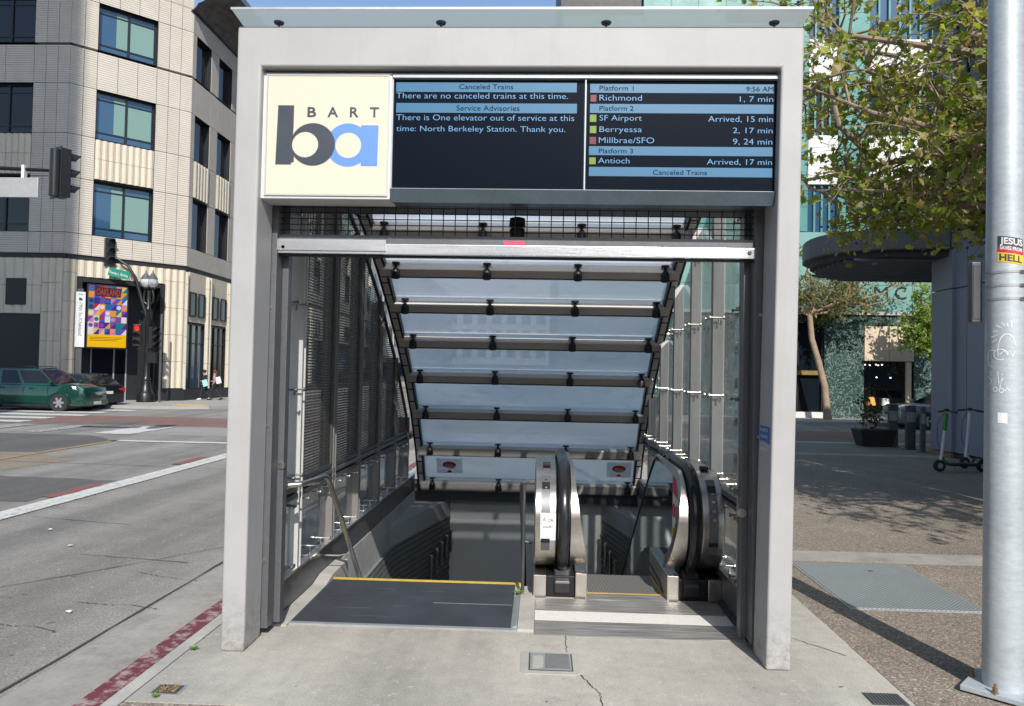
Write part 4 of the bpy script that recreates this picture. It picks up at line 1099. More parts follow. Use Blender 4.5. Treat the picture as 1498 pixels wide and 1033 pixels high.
def window(F, u0, u1, z0, z1, parent=LB, cols=(.48,), rows=(.16, .84), glass_='blue_window', rec=.28, blind=0, fw=.07):
    d = -rec; fr = MB()
    fr.fbox(F, u0, u0+fw, d-.06, d+.02, z0, z1); fr.fbox(F, u1-fw, u1, d-.06, d+.02, z0, z1)
    fr.fbox(F, u0+fw, u1-fw, d-.06, d+.02, z0, z0+fw); fr.fbox(F, u0+fw, u1-fw, d-.06, d+.02, z1-fw, z1)
    # reveal lining
    fr.fbox(F, u0-.02, u0, d, -.02, z0, z1); fr.fbox(F, u1, u1+.02, d, -.02, z0, z1)
    fr.fbox(F, u0, u1, d, -.02, z1, z1+.02); fr.fbox(F, u0, u1, d, -.02, z0-.02, z0)
    W, H = u1-u0, z1-z0
    for c in cols: fr.fbox(F, u0+W*c-fw*.7, u0+W*c+fw*.7, d-.05, d+.04, z0+fw, z1-fw)
    xs = [u0+fw]+[u0+W*c for c in cols]+[u1-fw]
    zz = [z0+fw]+[z0+H*(1-r) for r in reversed(rows)]+[z1-fw]
    for r in zz[1:-1]: fr.fbox(F, u0+fw, u1-fw, d-.045, d+.01, r-.03, r+.03)
    w = fr.build('window', 'frame_dark', parent)
    k = 0
    for a, b_ in zip(xs, xs[1:]):
        for p, q in zip(zz, zz[1:]):
            MB().fbox(F, a+.01, b_-.01, d-.03, d-.022, p+.01, q-.01).build('pane', glass_, w)
    if blind:
        for k_, (a, b_) in enumerate(zip(xs, xs[1:])):
            lo = zz[1] if len(zz) > 2 else zz[0]
            top = zz[-2] if k_ % 2 == 0 else zz[-1]
            wd = (b_-a)
            s0, s1 = (a+.03, b_-.03) if k_ == 0 else (a+.03, a+wd*.42)
            MB().fbox(F, s0, s1, d-.019, d-.012, lo+.05, top-.05).build('blind', 'blind', w)
    return w
# chamfer: three big windows
wz = [(16.52, 18.72), (12.32, 14.62), (7.75, 10.32)]
ZS = [6.78, 7.75, 10.32, 12.32, 14.62, 16.38, 16.48, 18.72, 19.9, 21.5]
holesC = [(1.68, 4.30, a, b) for a, b in wz]+[(1.68, 4.30, 10.32, 12.32), (-1, 9, 16.38, 16.48)]
panels(FC, [0, .56, 1.12, 1.68, 2.55, 3.42, 4.30, 4.86, CW], ZS, holesC, 'ribbed_stone')
for a, b in wz: window(FC, 1.70, 4.28, a, b, blind=1)
def flutes(F, u0, u1, z0, z1, n, parent=LB, seg=None, depth=.10):
    """vertical fluted stone pieces, one above the other"""
    zs = [z0]
    while seg and zs[-1]+seg < z1-.2: zs.append(zs[-1]+seg)
    zs.append(z1); w = (u1-u0)/n
    for i in range(n):
        a = u0+i*w
        for p, q in zip(zs, zs[1:]):
            prof = [(0.008, -.25), (.008, 0), (w*.16, depth*.25), (w*.38, depth*.9), (w*.62, depth), (w*.80, depth*.72), (w*.9, .0), (w-.008, 0), (w-.008, -.25)]
            vs = [F.p(a+x, d, p+.008) for x, d in prof]+[F.p(a+x, d, q-.008) for x, d in prof]; k = len(prof)
            MB().add(vs, [tuple(range(k)), tuple(range(2*k-1, k-1, -1))]+[(j, (j+1) % k, (j+1) % k+k, j+k) for j in range(k)]).build('fluted_stone', 'stone_flute', parent)
flutes(FC, 1.70, 4.28, 10.40, 12.26, 9, depth=.07, seg=.95)
flutes(FC, 0.02, 1.0, .62, 6.55, 3, seg=1.33); flutes(FC, 1.0, 4.85, 5.78, 6.55, 10); flutes(FC, 4.85, CW, .62, 6.55, 2, seg=1.33)
MB().fbox(FC, -.05, CW+.05, -.30, -.08, 6.56, 6.77).build('shadow_gap', 'entry_black', LB)
# left face, windows one above another
wl = [(16.45, 18.5), (12.28, 14.5), (7.8, 10.2)]; UL = [0, .57, 1.13, 1.70, 3.05, 4.4, 5.2, 6.0, 6.8, 8.15, 9.5, 10.6, 14]
holesL = [(1.70, 4.40, a, b) for a, b in ((16.52, 18.72), (12.32, 14.62), (7.75, 10.32), (10.32, 12.32))]+[(6.8, 9.5, a, b) for a, b in ((16.52, 18.72), (12.32, 14.62), (7.75, 10.32), (10.32, 12.32))]+[(-1, 99, 16.38, 16.48)]
panels(FL, UL, ZS, holesL, 'ribbed_stone')
for a, b in wz:
    window(FL, 1.72, 4.38, a, b, glass_='dark_window'); window(FL, 6.82, 9.48, a, b, glass_='dark_window')
flutes(FL, 1.72, 4.38, 10.40, 12.26, 9, depth=.07, seg=.95)
flutes(FL, 6.82, 9.48, 10.40, 12.26, 9, depth=.07, seg=.95)
flutes(FL, .02, 1.0, .10, 6.55, 3, seg=1.33); flutes(FL, 1.0, 3.6, 4.0, 6.55, 6, seg=1.3, depth=.06); flutes(FL, 3.6, 9, .1, 6.55, 12, seg=1.33)
MB().fbox(FL, 1.0, 3.6, -.5, -.05, .1, 4.0).build('garage_door', 'entry_black', LB)
MB().fbox(FL, 1.65, 2.6, .02, .09, 4.4, 5.6).build('vent_grille', 'entry_black', LB)
MB().fbox(FL, -.05, 14, -.30, -.08, 6.56, 6.77).build('shadow_gap', 'entry_black', LB)
# right face along the street
UR, holesR, wins = [0, .42], [], []
u = .42
while u < 36:
    wins += [(u, u+1.70), (u+2.62, u+4.35)]; UR += [u+1.70, u+2.62, u+4.35, u+5.9]; u += 5.9
for a, b in wins: holesR += [(a, b, p, q) for p, q in wz]+[(a, b, 10.32, 12.32)]
holesR += [(-1, 99, 16.38, 16.48)]
ZR = [6.78, 7.75, 10.32, 12.32, 14.62, 16.38, 16.48, 18.72, 19.72]
panels(FR_, UR, ZR, holesR, 'ribbed_stone')
for i, (a, b) in enumerate(wins):
    for p, q in wz:
        window(FR_, a+.02, b-.02, p, q, cols=(), rows=(), glass_='dark_window', rec=.26)
    if i < 6:
        flutes(FR_, a+.02, b-.02, 10.40, 12.26, 5, depth=.07)
MB().fbox(FR_, -.0, 38, -.30, -.08, 6.56, 6.77).build('shadow_gap', 'entry_black', LB)
MB().fbox(FR_, .40, 38, -.3, -.02, 4.0, 6.55).build('band_course', 'stone_flute', LB)
for i, (a, b) in enumerate(wins):
    # small paired windows over a tall shop window, fluted piers between
    w2 = (b-a)
    for c0, c1 in ((a+.02, a+.72), (b-.70, b-.02)):
        window(FR_, c0, c1, 4.30, 5.52, cols=(), rows=(), glass_='dark_window', rec=-.03, fw=.05)
    window(FR_, a-.2, b+.1, .55, 3.92, cols=(.33, .66), rows=(.3,), glass_='dark_window' if i % 2 else 'blue_window', rec=.1, fw=.06)
    if i < 7:
        e = wins[i+1][0] if i+1 < len(wins) else b+.9
        flutes(FR_, b+.12, e-.22, .55, 6.5, 2 if e-b < 1.2 else 3, depth=.12, seg=1.33)
flutes(FR_, .0, .22, .55, 6.5, 1, depth=.06, seg=1.33)
MB().fbox(FR_, -.02, 38, -.3, .06, -.02, .55).build('plinth', 'entry_black', LB)
MB().fbox(FC, .0, 1.0, -.3, .04, -.02, .60).build('plinth', 'entry_black', LB)
# dark entry set in the chamfer
EN = MB()
EN.fbox(FC, 1.0, 1.22, -1.2, .03, -.02, 5.76); EN.fbox(FC, 4.63, 4.85, -1.2, .03, -.02, 5.76); EN.fbox(FC, 1.22, 4.63, -1.2, .03, 5.55, 5.76)
EN.fbox(FC, 1.22, 4.63, -1.25, -1.15, 0, 5.55)
en = EN.build('entry_frame', 'entry_black', LB)
MB().add([FC.p(1.23, .02, 5.54), FC.p(1.23, .02, 2.9), FC.p(1.23, -1.1, 5.54), FC.p(2.4, -1.1, 5.54)], [(0, 1, 2), (0, 2, 3)]).build('entry_panel', 'frame_dark', en, fix=False)
for u_ in (2.35, 2.9, 3.9): MB().fbox(FC, u_, u_+.06, -1.14, -1.05, 0, 2.5).build('door_frame', 'seam_metal', en)
for u_ in (2.42, 2.98): MB().fbox(FC, u_, u_+.46 if u_ < 2.9 else u_+.9, -1.13, -1.10, .1, 2.45).build('door_pane', 'dark_window', en)
# body behind, roof crown overhanging the street side
MB().prism([(Ap.x-14, Ap.y+1.4), (Ap.x-.4, Ap.y+1.4), (Bp.x-1.4, Bp.y+.5), (Bp.x-1.4, Bp.y+38), (Ap.x-14, Bp.y+38)], -.02, 21.4, 'Z').build('building_core', 'entry_black', LB)
cr = MB(); r = random.Random(5)
def crown_strip(F, u0, u1, over):
    n = max(2, int((u1-u0)/1.1)); m = 9
    rows = []
    for j in range(m+1):
        t = j/m; row = []
        for i in range(n+1):
            row.append(F.p(u0+(u1-u0)*i/n, over*t+(r.uniform(-.1, .1) if 0 < j < m else 0), 19.75+t*1.5+(r.uniform(-.12, .12) if 0 < j < m else 0)))
        rows.append(row)
    vs = [p for row in rows for p in row]
    cr.add(vs, [(j*(n+1)+i, j*(n+1)+i+1, (j+1)*(n+1)+i+1, (j+1)*(n+1)+i) for j in range(m) for i in range(n)])
crown_strip(FR_, -.2, 38, 1.6)
cr.build('roof_crown', 'crown_rough', LB, fix=False)
MB().fbox(FR_, -.2, 38, -.3, 1.66, 21.27, 21.6).build('roof_fascia', 'grey_panel', LB)
MB().fbox(FR_, -.1, 38, -.2, .08, 19.72, 19.86).build('roof_trim', 'frame_dark', LB)

# ---- poster and banner before the entry
def yplane(Y): return lambda x, z: (x, Y, z)
PO = thing('video_poster', 'tall backlit poster of coloured squares reading OAKLAND over a yellow strip', 'poster', tuple(FC.p(3.55, .2, 2.4)))
def pf(d): return lambda x, z: FC.p(4.42-x, d, z)       # x runs to the right as seen from the street
PW, Z0, Z1 = 1.66, 2.55, 5.42
MB().fbox(FC, 2.70, 4.46, .06, .20, Z0-.06, Z1+.05).build('poster_case', 'entry_black', PO)
def quad(a, b, c, d, off, nm, m, par=PO): f = pf(off); return MB().add([f(a, c), f(b, c), f(b, d), f(a, d)], [(0, 1, 2, 3)]).build(nm, m, par, fix=False)
quad(.02, PW, Z0, Z1, .203, 'poster_face', 'poster_yellow')
r = random.Random(11); nx_, nz_ = 7, 8; zb = 3.14
for i in range(nx_):
    for j in range(nz_):
        a = .02+(PW-.02)*i/nx_; b_ = .02+(PW-.02)*(i+1)/nx_; c = zb+(Z1-zb)*j/nz_; d = zb+(Z1-zb)*(j+1)/nz_
        m1, m2 = r.sample(range(10), 2); k = r.random(); f = pf(.2085)
        quad(a, b_, c, d, .206, 'colour_square', 'mosaic_%d' % m1)
        if k < .35: MB().add([f(a, c), f(b_, c), f(b_, d)], [(0, 1, 2)]).build('colour_shape', 'mosaic_%d' % m2, PO, fix=False)
        elif k < .65:
            cx, cz, rr = (a+b_)/2, (c+d)/2, (b_-a)*.42
            MB().add([f(cx+rr*math.cos(t), cz+rr*math.sin(t)) for t in (6.283*q/14 for q in range(14))], [tuple(range(14))]).build('colour_shape', 'mosaic_%d' % m2, PO, fix=False)
quad(.30, 1.38, 4.92, 5.34, .2105, 'title_panel', 'poster_maroon')
text('lettering', 'OAKLAND', pf(.213), .34, 1.34, 4.98, 5.28, 'poster_text', PO, bold=.03)
for k, zz_ in enumerate((2.99, 2.92, 2.85)): quad(.12, 1.5-.12*k, zz_, zz_+.02, .206, 'print_line', 'poster_maroon')
BN = thing('banner_sign', 'narrow white vertical banner with station name beside the bright poster', 'sign', tuple(FC.p(4.75, .3, 0)))
MB().fbox(FC, 4.55, 4.93, .26, .32, 2.52, 5.05).build('banner_panel', 'cloth_white', BN)
MB().fbox(FC, 4.62, 4.86, .10, .25, -.02, 5.2).build('banner_post', 'grey_steel', BN)
bf = lambda x, z: FC.p(4.93-z, .325, 4.55-x)
text('lettering', '19th St./Oakland', bf, 0, 1.5, .13, .27, 'logo_dark', BN)
MB().add([bf(-.25, .12), bf(-.10, .12), bf(-.10, .26), bf(-.2, .26)], [(0, 1, 2, 3)]).build('banner_mark', 'logo_dark', BN, fix=False)
text('lettering', 'ba', lambda x, z: FC.p(4.93-x, .325, z), .10, .28, 4.90, 4.98, 'logo_dark', BN)

# ---- corner post with mast arm, globes and signals
def signal_head(parent, x, y, z, facing, lit=-1, s=1.):
    """three-section head; facing = unit vector the lenses look to; z = centre height"""
    f = Vector(facing).normalized(); sd = Vector((-f.y, f.x, 0)); o = Vector((x, y, z))
    h = MB().beam(o-Vector((0, 0, .52*s)), o+Vector((0, 0, .52*s)), sd, .34*s, .22*s).build('signal_housing', 'signal_black', parent, bevel=.015)
    for k in (-1, 0, 1):
        c = o+Vector((0, 0, -k*.34*s))+f*.115*s
        vs = [c+sd*math.cos(t)*.13*s+Vector((0, 0, 1))*math.sin(t)*.13*s for t in (6.283*q/14 for q in range(14))]
        MB().add(vs, [tuple(range(14))]).build('signal_lens', 'red_lens' if lit == k+1 else 'lens_off', h, fix=False)
        P = []
        for q in range(13):
            t = math.radians(-25+230*q/12); P.append(sd*math.cos(t)*.14*s+Vector((0, 0, 1))*math.sin(t)*.14*s)
        vs = [c+p for p in P]+[c+p*.92+f*.24*s*(.45+.55*max(0, p.z/(.14*s)+.2)) for p in P]
        MB().add(vs, [(q, q+1, q+14, q+13) for q in range(12)]).build('signal_visor', 'signal_black', h, fix=False)
    return h
LX, LY = -18.76, 34.4
CP = thing('street_lamp', 'black ornate corner post with twin globes, curved signal arm and red signal', 'street lamp', (LX, LY, 0))
MB().lathe([(.40, -.13), (.40, .35), (.34, .45), (.26, .55), (.20, .9), (.18, 1.0), (.22, 1.06), (.14, 1.2), (.11, 2.4), (.10, 4.3), (.14, 4.4), (.09, 4.5), (.08, 5.3)], (LX, LY, 0), 16).build('lamp_post', 'pole_green', CP, smooth=True)
for k in range(10):
    a = 6.283*k/10; MB().box(LX+.13*math.cos(a)-.012, LX+.13*math.cos(a)+.012, LY+.13*math.sin(a)-.012, LY+.13*math.sin(a)+.012, 1.2, 2.3).build('post_flute', 'pole_green', CP)
for s_ in (-1, 1):
    gx = LX+s_*.17
    MB().tube([(LX, LY, 4.6), (gx+s_*.05, LY, 4.75), (gx+s_*.06, LY, 5.1), (gx, LY, 5.35)], .05, 8).build('lamp_arm', 'pole_green', CP, smooth=True)
    MB().lathe([(.10, 5.35), (.13, 5.42), (.08, 5.46)], (gx, LY, 0), 12).build('lamp_collar', 'pole_green', CP, smooth=True)
    MB().lathe([(.09, 5.45), (.20, 5.56), (.245, 5.72), (.22, 5.84)], (gx, LY, 0), 14).build('lamp_globe', 'lamp_globe', CP, smooth=True)
    MB().lathe([(.225, 5.84), (.23, 5.88), (.12, 6.04), (.05, 6.14), (.02, 6.28)], (gx, LY, 0), 14).build('lamp_cap', 'grey_steel', CP, smooth=True)
arm = [(LX, LY, 3.9), (LX-.15, LY-.02, 4.3), (LX-.62, LY-.1, 5.9), (LX-.95, LY-.2, 6.45), (LX-1.4, LY-.3, 6.75), (LX-2.3, LY-.5, 7.0)]
MB().tube(arm, [.09, .085, .07, .065, .055, .045], 10).build('mast_arm', 'pole_green', CP, smooth=True)
signal_head(CP, LX-1.72, LY-.45, 7.05, (.75, -.65, 0), s=1.25)
bk = MB().beam((LX-1.62, LY-.62, 6.12), (LX-.70, LY-.50, 5.92), (0, 0, 1), .38, .03).build('street_sign', 'street_green', CP)
MB().beam((LX-1.6, LY-.5, 6.55), (LX-1.6, LY-.5, 6.30), (1, 0, 0), .03, .03).build('sign_bracket', 'black_metal', CP)
text('lettering', 'Thomas L. Berkley', lambda x, z: (LX-1.58+x, LY-.64+x*.13, 6.03-x*.217+z), .0, .84, 0, .13, 'cloth_white', CP)
signal_head(CP, LX-.36, LY-.25, 3.15, (.3, -1, 0), lit=0, s=1.)
signal_head(CP, LX+.40, LY-.25, 3.05, (.8, -.3, 0), s=1.)
for x in (-.36, .40):
    MB().tube([(LX, LY, 3.6), (LX+x, LY-.25, 3.68)], .03, 6).build('signal_bracket', 'pole_green', CP)
    MB().tube([(LX, LY, 2.5), (LX+x, LY-.25, 2.5)], .03, 6).build('signal_bracket', 'pole_green', CP)
MB().box(LX+.24, LX+.60, LY-.42, LY-.18, 1.85, 2.35).build('walk_signal', 'signal_black', CP, bevel=.01)
MB().box(LX+.62, LX+.70, LY-.02, LY+.06, -.1, 4.2).build('side_conduit', 'grey_steel', CP)

# ---- near signal hanging at the top left
SM = thing('signal_mast', 'dark mast arm with side-on traffic signal and blank sign back at upper left', 'traffic signal', (-19.2, 15, 0))
MB().lathe([(.22, -.13), (.22, .1), (.13, .2), (.10, 5.7), (.08, 6.2)], (-19.2, 15, 0), 12).build('mast_pole', 'galvanised', SM, smooth=True)
MB().tube([(-19.2, 15, 5.95), (-14, 15, 5.96), (-10.30, 15, 5.82)], [.09, .06, .035], 8).build('mast_arm', 'pole_green', SM, smooth=True)
h = signal_head(SM, -10.12, 15.0, 5.76, (.55, .9, 0), s=.98)
MB().beam((-10.20, 14.93, 5.22), (-10.20, 14.93, 6.30), (.86, -.5, 0), .42, .02).build('back_plate', 'signal_black', SM, bevel=.008)
MB().tube([(-10.16, 14.83, 5.25), (-10.16, 14.83, 6.22)], .10, 12).build('signal_back', 'signal_black', SM, smooth=True)
MB().beam((-12.4, 14.93, 5.44), (-10.57, 14.93, 5.44), (0, 0, 1), .42, .025).build('sign_back', 'grey_sign_back', SM, bevel=.02)
MB().box(-10.95, -10.89, 14.93, 15.03, 5.64, 5.92).build('sign_bracket', 'cloth_white', SM)

# ================================================================== FAR BUILDINGS
def block(name, label, x0, x1, y0, y1, h, m, cols, rows, face='S', wm='dark_window', z0=4.2, wfrac=.6, group=None):
    t = thing(name, label, 'building', ((x0+x1)/2, (y0+y1)/2, 0), 0, group)
    MB().box(x0, x1, y0, y1, -.05, h).build('wall', m, t)
    MB().box(x0-.25, x1+.25, y0-.25, y1+.25, h, h+.6).build('roof_cornice', m, t)
    fs = []
    if 'S' in face: fs.append(Fr((x0, y0, 0), (1, 0, 0), (0, -1, 0)) if True else None)
    for f in face:
        F, W = {'S': (Fr((x0, y0, 0), (1, 0, 0), (0, -1, 0)), x1-x0), 'E': (Fr((x1, y0, 0), (0, 1, 0), (1, 0, 0)), y1-y0), 'W': (Fr((x0, y0, 0), (0, 1, 0), (-1, 0, 0)), y1-y0), 'N': (Fr((x0, y1, 0), (1, 0, 0), (0, 1, 0)), x1-x0)}[f]
        n = max(1, int(W/cols)); w = W/n; fl = int((h-z0)/rows)
        base = None
        for i in range(n):
            for j in range(fl):
                u = w*(i+.5); z = z0+rows*(j+.2)
                mb = MB().fbox(F, u-w*wfrac/2-.06, u+w*wfrac/2+.06, .0, .06, z-.06, z+rows*.62+.06)
                wo = mb.build('window', m, t)
                MB().fbox(F, u-w*wfrac/2, u+w*wfrac/2, .062, .075, z, z+rows*.62).build('pane', wm, wo)
        MB().fbox(F, .4, W-.4, .0, .08, .1, z0-.9).build('shop_front', 'dark_window', t)
    return t
block('office_building', 'pale stone office building seen through the left glass wall', -48, -19.5, 76, 112, 26, 'far_white', 3.2, 3.8, 'SE')
block('brick_building', 'reddish brick building down the street behind the pavilion', -40, -19.5, 116, 160, 17, 'far_brick', 3.2, 3.8, 'E')
block('end_building', 'grey building closing the far end of the street', -30, 12, 175, 195, 24, 'far_grey', 3.5, 4, 'S')
block('tower', 'tall plain tower behind the camera across the street', -46, -11.75, -44, -12, 58, 'far_white', 5.5, 5.5, 'NE')
block('brick_building', 'low brick building facing the pavilion from behind the camera', -6, 9, -34, -22, 9, 'far_brick', 3, 3.6, 'N')

# glass tower beyond the top edge of the pavilion
GT = thing('glass_tower', 'tall blue glass tower rising behind the green building', 'tower', (6.3, 62, 0))
MB().box(3.4, 12, 60, 75, 0, 52).build('tower_body', 'tower_glass', GT)
MB().box(3.6, 11.8, 60.3, 74.8, 0, 51.8).build('tower_core', 'grey_panel', GT)
MB().box(6.05, 7.1, 59.7, 60.0, 0, 52).build('tower_pier', 'white_stone', GT)
MB().box(3.3, 4.1, 59.8, 60.0, 0, 52).build('tower_pier', 'frame_dark', GT)
for k in range(22): MB().box(4.1, 6.05, 59.85, 59.98, 8+k*2., 8.12+k*2.).build('tower_band', 'white_stone', GT)
for k in range(4): MB().box(4.1+k*.48, 4.16+k*.48, 59.86, 59.97, 0, 52).build('tower_fin', 'seam_metal', GT)

# ---- green marble and teal building across the cross street
TB = thing('teal_building', 'teal and white panelled building with green marble shopfront across the street', 'building', (12, 33, 0))
YT = 33.0
MB().box(.6, 40, YT+.32, 60, 0, 30).build('building_core', 'entry_black', TB)
# marble slabs of the ground floor
def slabs(x0, x1, z0, z1, m, name, w, h, y0=YT, y1=YT+.3):
    nx = max(1, round((x1-x0)/w)); nz = max(1, round((z1-z0)/h))
    for i in range(nx):
        for j in range(nz):
            MB().box(x0+(x1-x0)*i/nx+.008, x0+(x1-x0)*(i+1)/nx-.008, y0, y1, z0+(z1-z0)*j/nz+.008, z0+(z1-z0)*(j+1)/nz-.008).build(name, m, TB)
slabs(12.42, 14.15, 0, 4.55, 'green_marble', 'marble_slab', 1.73, 1.55)
slabs(16.3, 20, 0, 4.55, 'green_marble', 'marble_slab', 1.25, 1.55)
slabs(14.15, 16.3, 4.1, 4.55, 'green_marble', 'marble_slab', 1.1, .45)
slabs(.7, 9.6, 0, 4.55, 'green_marble', 'marble_slab', 1.5, 1.55)
slabs(20, 30, 0, 4.55, 'green_marble', 'marble_slab', 1.7, 1.55)
# dark doorway with a brass rail
MB().box(9.7, 12.40, YT+.22, YT+.30, 0, 4.2).build('door_glass', 'dark_window', TB)
for x in (9.62, 10.9, 11.28, 12.34): MB().box(x, x+.07, YT+.08, YT+.215, 0, 4.2).build('door_frame', 'frame_dark', TB)
MB().box(9.7, 12.4, YT+.05, YT+.3, 4.2, 4.55).build('door_header', 'frame_dark', TB)
MB().box(11.2, 12.38, YT+.02, YT+.07, 1.88, 2.07).build('door_rail', 'brass', TB)
MB().box(9.7, 12.40, YT+.02, YT+.2, -.0, .25).build('door_sill', 'white_stone', TB)
# beige sign panel over the shop window
MB().box(14.16, 15.21, YT-.03, YT+.3, 2.55, 4.08).build('sign_panel', 'beige_panel', TB); MB().box(15.23, 16.28, YT-.03, YT+.3, 2.55, 4.08).build('sign_panel', 'beige_panel', TB)
sw = MB().box(14.16, 16.0, YT+.15, YT+.17, .3, 2.52).build('shop_window', 'shop_glass', TB)
MB().box(16.0, 16.2, YT+.02, YT+.3, 0, 2.52).build('window_pier', 'beige_panel', TB); MB().box(14.15, 16.3, YT+.02, YT+.3, 0, .29).build('shop_sill', 'frame_dark', TB)
for i, (x, z) in enumerate(((14.25, 2.38), (14.45, 2.36), (14.72, 2.39), (14.82, 2.36), (14.98, 2.39), (14.75, 1.83), (15.35, 1.82))):
    MB().lathe([(.02, -.02), (.03, 0), (.02, .02)], (x, YT+.13, z), 8).build('shop_lamp', 'shop_lamp', sw)
MB().lathe([(.21, .55), (.13, .90), (.02, .92)], (14.48, YT+.05, .05), 12).build('lamp_shade', 'orange_shade', sw, smooth=True)
MB().lathe([(.17, .55), (.14, .85), (.02, .88)], (15.1, YT+.05, .05), 12).build('lamp_shade', 'cloth_white', sw, smooth=True)
# teal band with letters, string course
slabs(.7, 30, 4.72, 8.2, 'teal_light', 'teal_panel', 1.75, 1.16)
MB().box(.6, 31, YT-.12, YT+.3, 4.56, 4.71).build('string_course', 'seam_metal', TB)
for ch, x0, x1 in (('I', 13.75, 13.92), ('M', 14.55, 15.15), ('C', 15.45, 15.95)):
    text('letter', ch, yplane(YT-.03), x0 if ch != 'I' else 13.78, x1 if ch != 'I' else 13.84, 5.28, 5.82, 'frame_dark', TB)
# upper storeys: teal piers, white bays and slot windows
for (a, b) in ((4.3, 11.65), (12.95, 14.3), (17.0, 22)):
    slabs(a, b, 8.22, 30, 'teal_panel', 'teal_panel', 1.35 if b-a < 2 else 1.22, 1.1)
slabs(.7, 4.3, 8.22, 17.9, 'teal_panel', 'teal_panel', 1.2, 1.1)
for (a, b) in ((11.65, 12.95), (14.3, 17.0)):
    z = 8.22
    k = 0
    while z < 29:
        # glazed band, white band
        MB().box(a, b, YT+.22, YT+.3, z, z+2.1).build('window_band', 'dark_window' if k % 2 else 'blue_window', TB)
        for q in range(1, 4 if b-a < 2 else 6):
            x = a+(b-a)*q/(4 if b-a < 2 else 6); MB().box(x-.04, x+.04, YT+.1, YT+.215, z, z+2.1).build('mullion', 'teal_panel', TB)
        slabs(a, b, z+2.1, z+4.3, 'white_stone', 'white_panel', (b-a)/(1 if b-a < 2 else 2), 2.2)
        z += 4.3; k += 1
for z in (17.6, 21, 24.4): MB().box(8.0, 11.6, YT-.03, YT+.0, z, z+.55).build('louvre_slot', 'frame_dark', TB)

# ---- grey building with rounded canopy on the right
GB = thing('grey_building', 'dark blue grey panelled building at right with a rounded canopy', 'building', (12, 12, 0))
MB().box(9.75, 34, -1.5, 18.0, 0, 11.3).build('building_core', 'grey_panel', GB)
MB().box(9.75, 26, -2.8, 7.9, 11.302, 17.0).build('upper_storey', 'grey_panel', GB)
ysw = [-1.5, .4, 2.3, 4.2, 6.1, 8.0, 9.9, 11.8, 13.7, 15.6, 16.9, 17.55]
for a, b in zip(ysw, ysw[1:]):
    for p, q in ((.12, 3.9), (3.9, 7.4), (7.4, 11.28)):
        glz = (p < 1 and a < 11.5) or (p > 7)
        MB().box(9.50, 9.74, a+.01, b-.01, p+.012, q-.012).build('wall_panel', 'dark_window' if glz else 'grey_panel', GB)
        if glz: MB().box(9.46, 9.495, a-.03, a+.03, p, q).build('wall_mullion', 'frame_dark', GB)
for k, (p, q) in enumerate(((.12, 3.9), (3.9, 7.4), (7.4, 11.28))):
    for a, b in ((9.42, 9.62), (9.64, 11.6), (11.62, 14), (14.02, 17)):
        MB().box(a, b-.01, 17.57 if a > 9.5 else 17.35, 18.25, p+.012, q-.012).build('wall_panel', 'grey_panel', GB)
MB().box(9.45, 9.72, -1.5, 17.5, .0, .11).build('plinth', 'entry_black', GB)
MB().box(9.38, 9.60, 17.3, 18.3, 0, .11).build('plinth', 'rusty_nut', GB)
cpoly = [(9.7, 17.35), (8.45, 17.38), (7.6, 17.6), (7.0, 18.1), (6.75, 18.8), (6.8, 19.6), (7.1, 20.5), (7.9, 21.3), (8.9, 21.9), (10.2, 22.3), (14, 22.5), (14, 18.3), (9.7, 18.3)]
def subdiv(poly, n):
    # smooth the rounded outline
    for _ in range(n):
        out = []
        for i, p in enumerate(poly):
            q = poly[(i+1) % len(poly)]
            if i >= 10: out.append(p); continue
            out += [(p[0]*.75+q[0]*.25, p[1]*.75+q[1]*.25), (p[0]*.25+q[0]*.75, p[1]*.25+q[1]*.75)]
        poly = out[:200] if n < 2 else out
        break
    return poly
cp2 = subdiv(cpoly, 1)
MB().prism(cp2, 4.80, 5.30, 'Z').build('canopy', 'canopy_grey', GB, bevel=.03)
cc_ = Vector((10.2, 19.8, 0))
inner = [((x-cc_.x)*.94+cc_.x, (y-cc_.y)*.94+cc_.y) for x, y in cp2]
MB().prism(inner, 4.66, 4.798, 'Z').build('canopy_soffit', 'canopy_dark', GB)
for k in range(14):
    y = 17.9+k*.3
    xs0 = min((x for x, yy in inner if abs(yy-y) < .7), default=8)+.3
    MB().box(max(xs0, 6.9), 9.35 if y < 18.4 else 13.8, y, y+.05, 4.60, 4.658).build('canopy_rib', 'grey_panel', GB)

# ================================================================== TREES
def leaf_verts(r, c, size, kind='lobed'):
    """one small lobed leaf, folded along its rib, at a random attitude"""
    n = Vector((r.gauss(0, 1), r.gauss(0, 1), r.gauss(.6, .8))).normalized()
    a = n.cross(Vector((r.gauss(0, 1), r.gauss(0, 1), r.gauss(0, 1)))).normalized(); b = n.cross(a)
    if kind == 'lobed':
        o = [(0, -.5), (.42, -.28), (.30, -.02), (.52, .18), (.18, .22), (0, .58), (-.18, .22), (-.52, .18), (-.30, -.02), (-.42, -.28)]
    else: o = [(0, -.5), (.26, -.1), (.2, .25), (0, .55), (-.2, .25), (-.26, -.1)]
    fold = r.uniform(.1, .45)
    return [c+(a*x+b*y+n*abs(x)*fold)*size for x, y in o]
LOB = [(0, 1, 2, 3, 4, 5), (0, 5, 6, 7, 8, 9)]
OVL = [(0, 1, 2, 3), (0, 3, 4, 5)]
def bent(r, p, q, n, amp):
    out = []
    for i in range(n+1):
        t = i/n; k = math.sin(t*math.pi)*amp
        out.append(p.lerp(q, t)+Vector((r.uniform(-k, k), r.uniform(-k, k), r.uniform(-k, k)*.6+k*.3)))
    return out
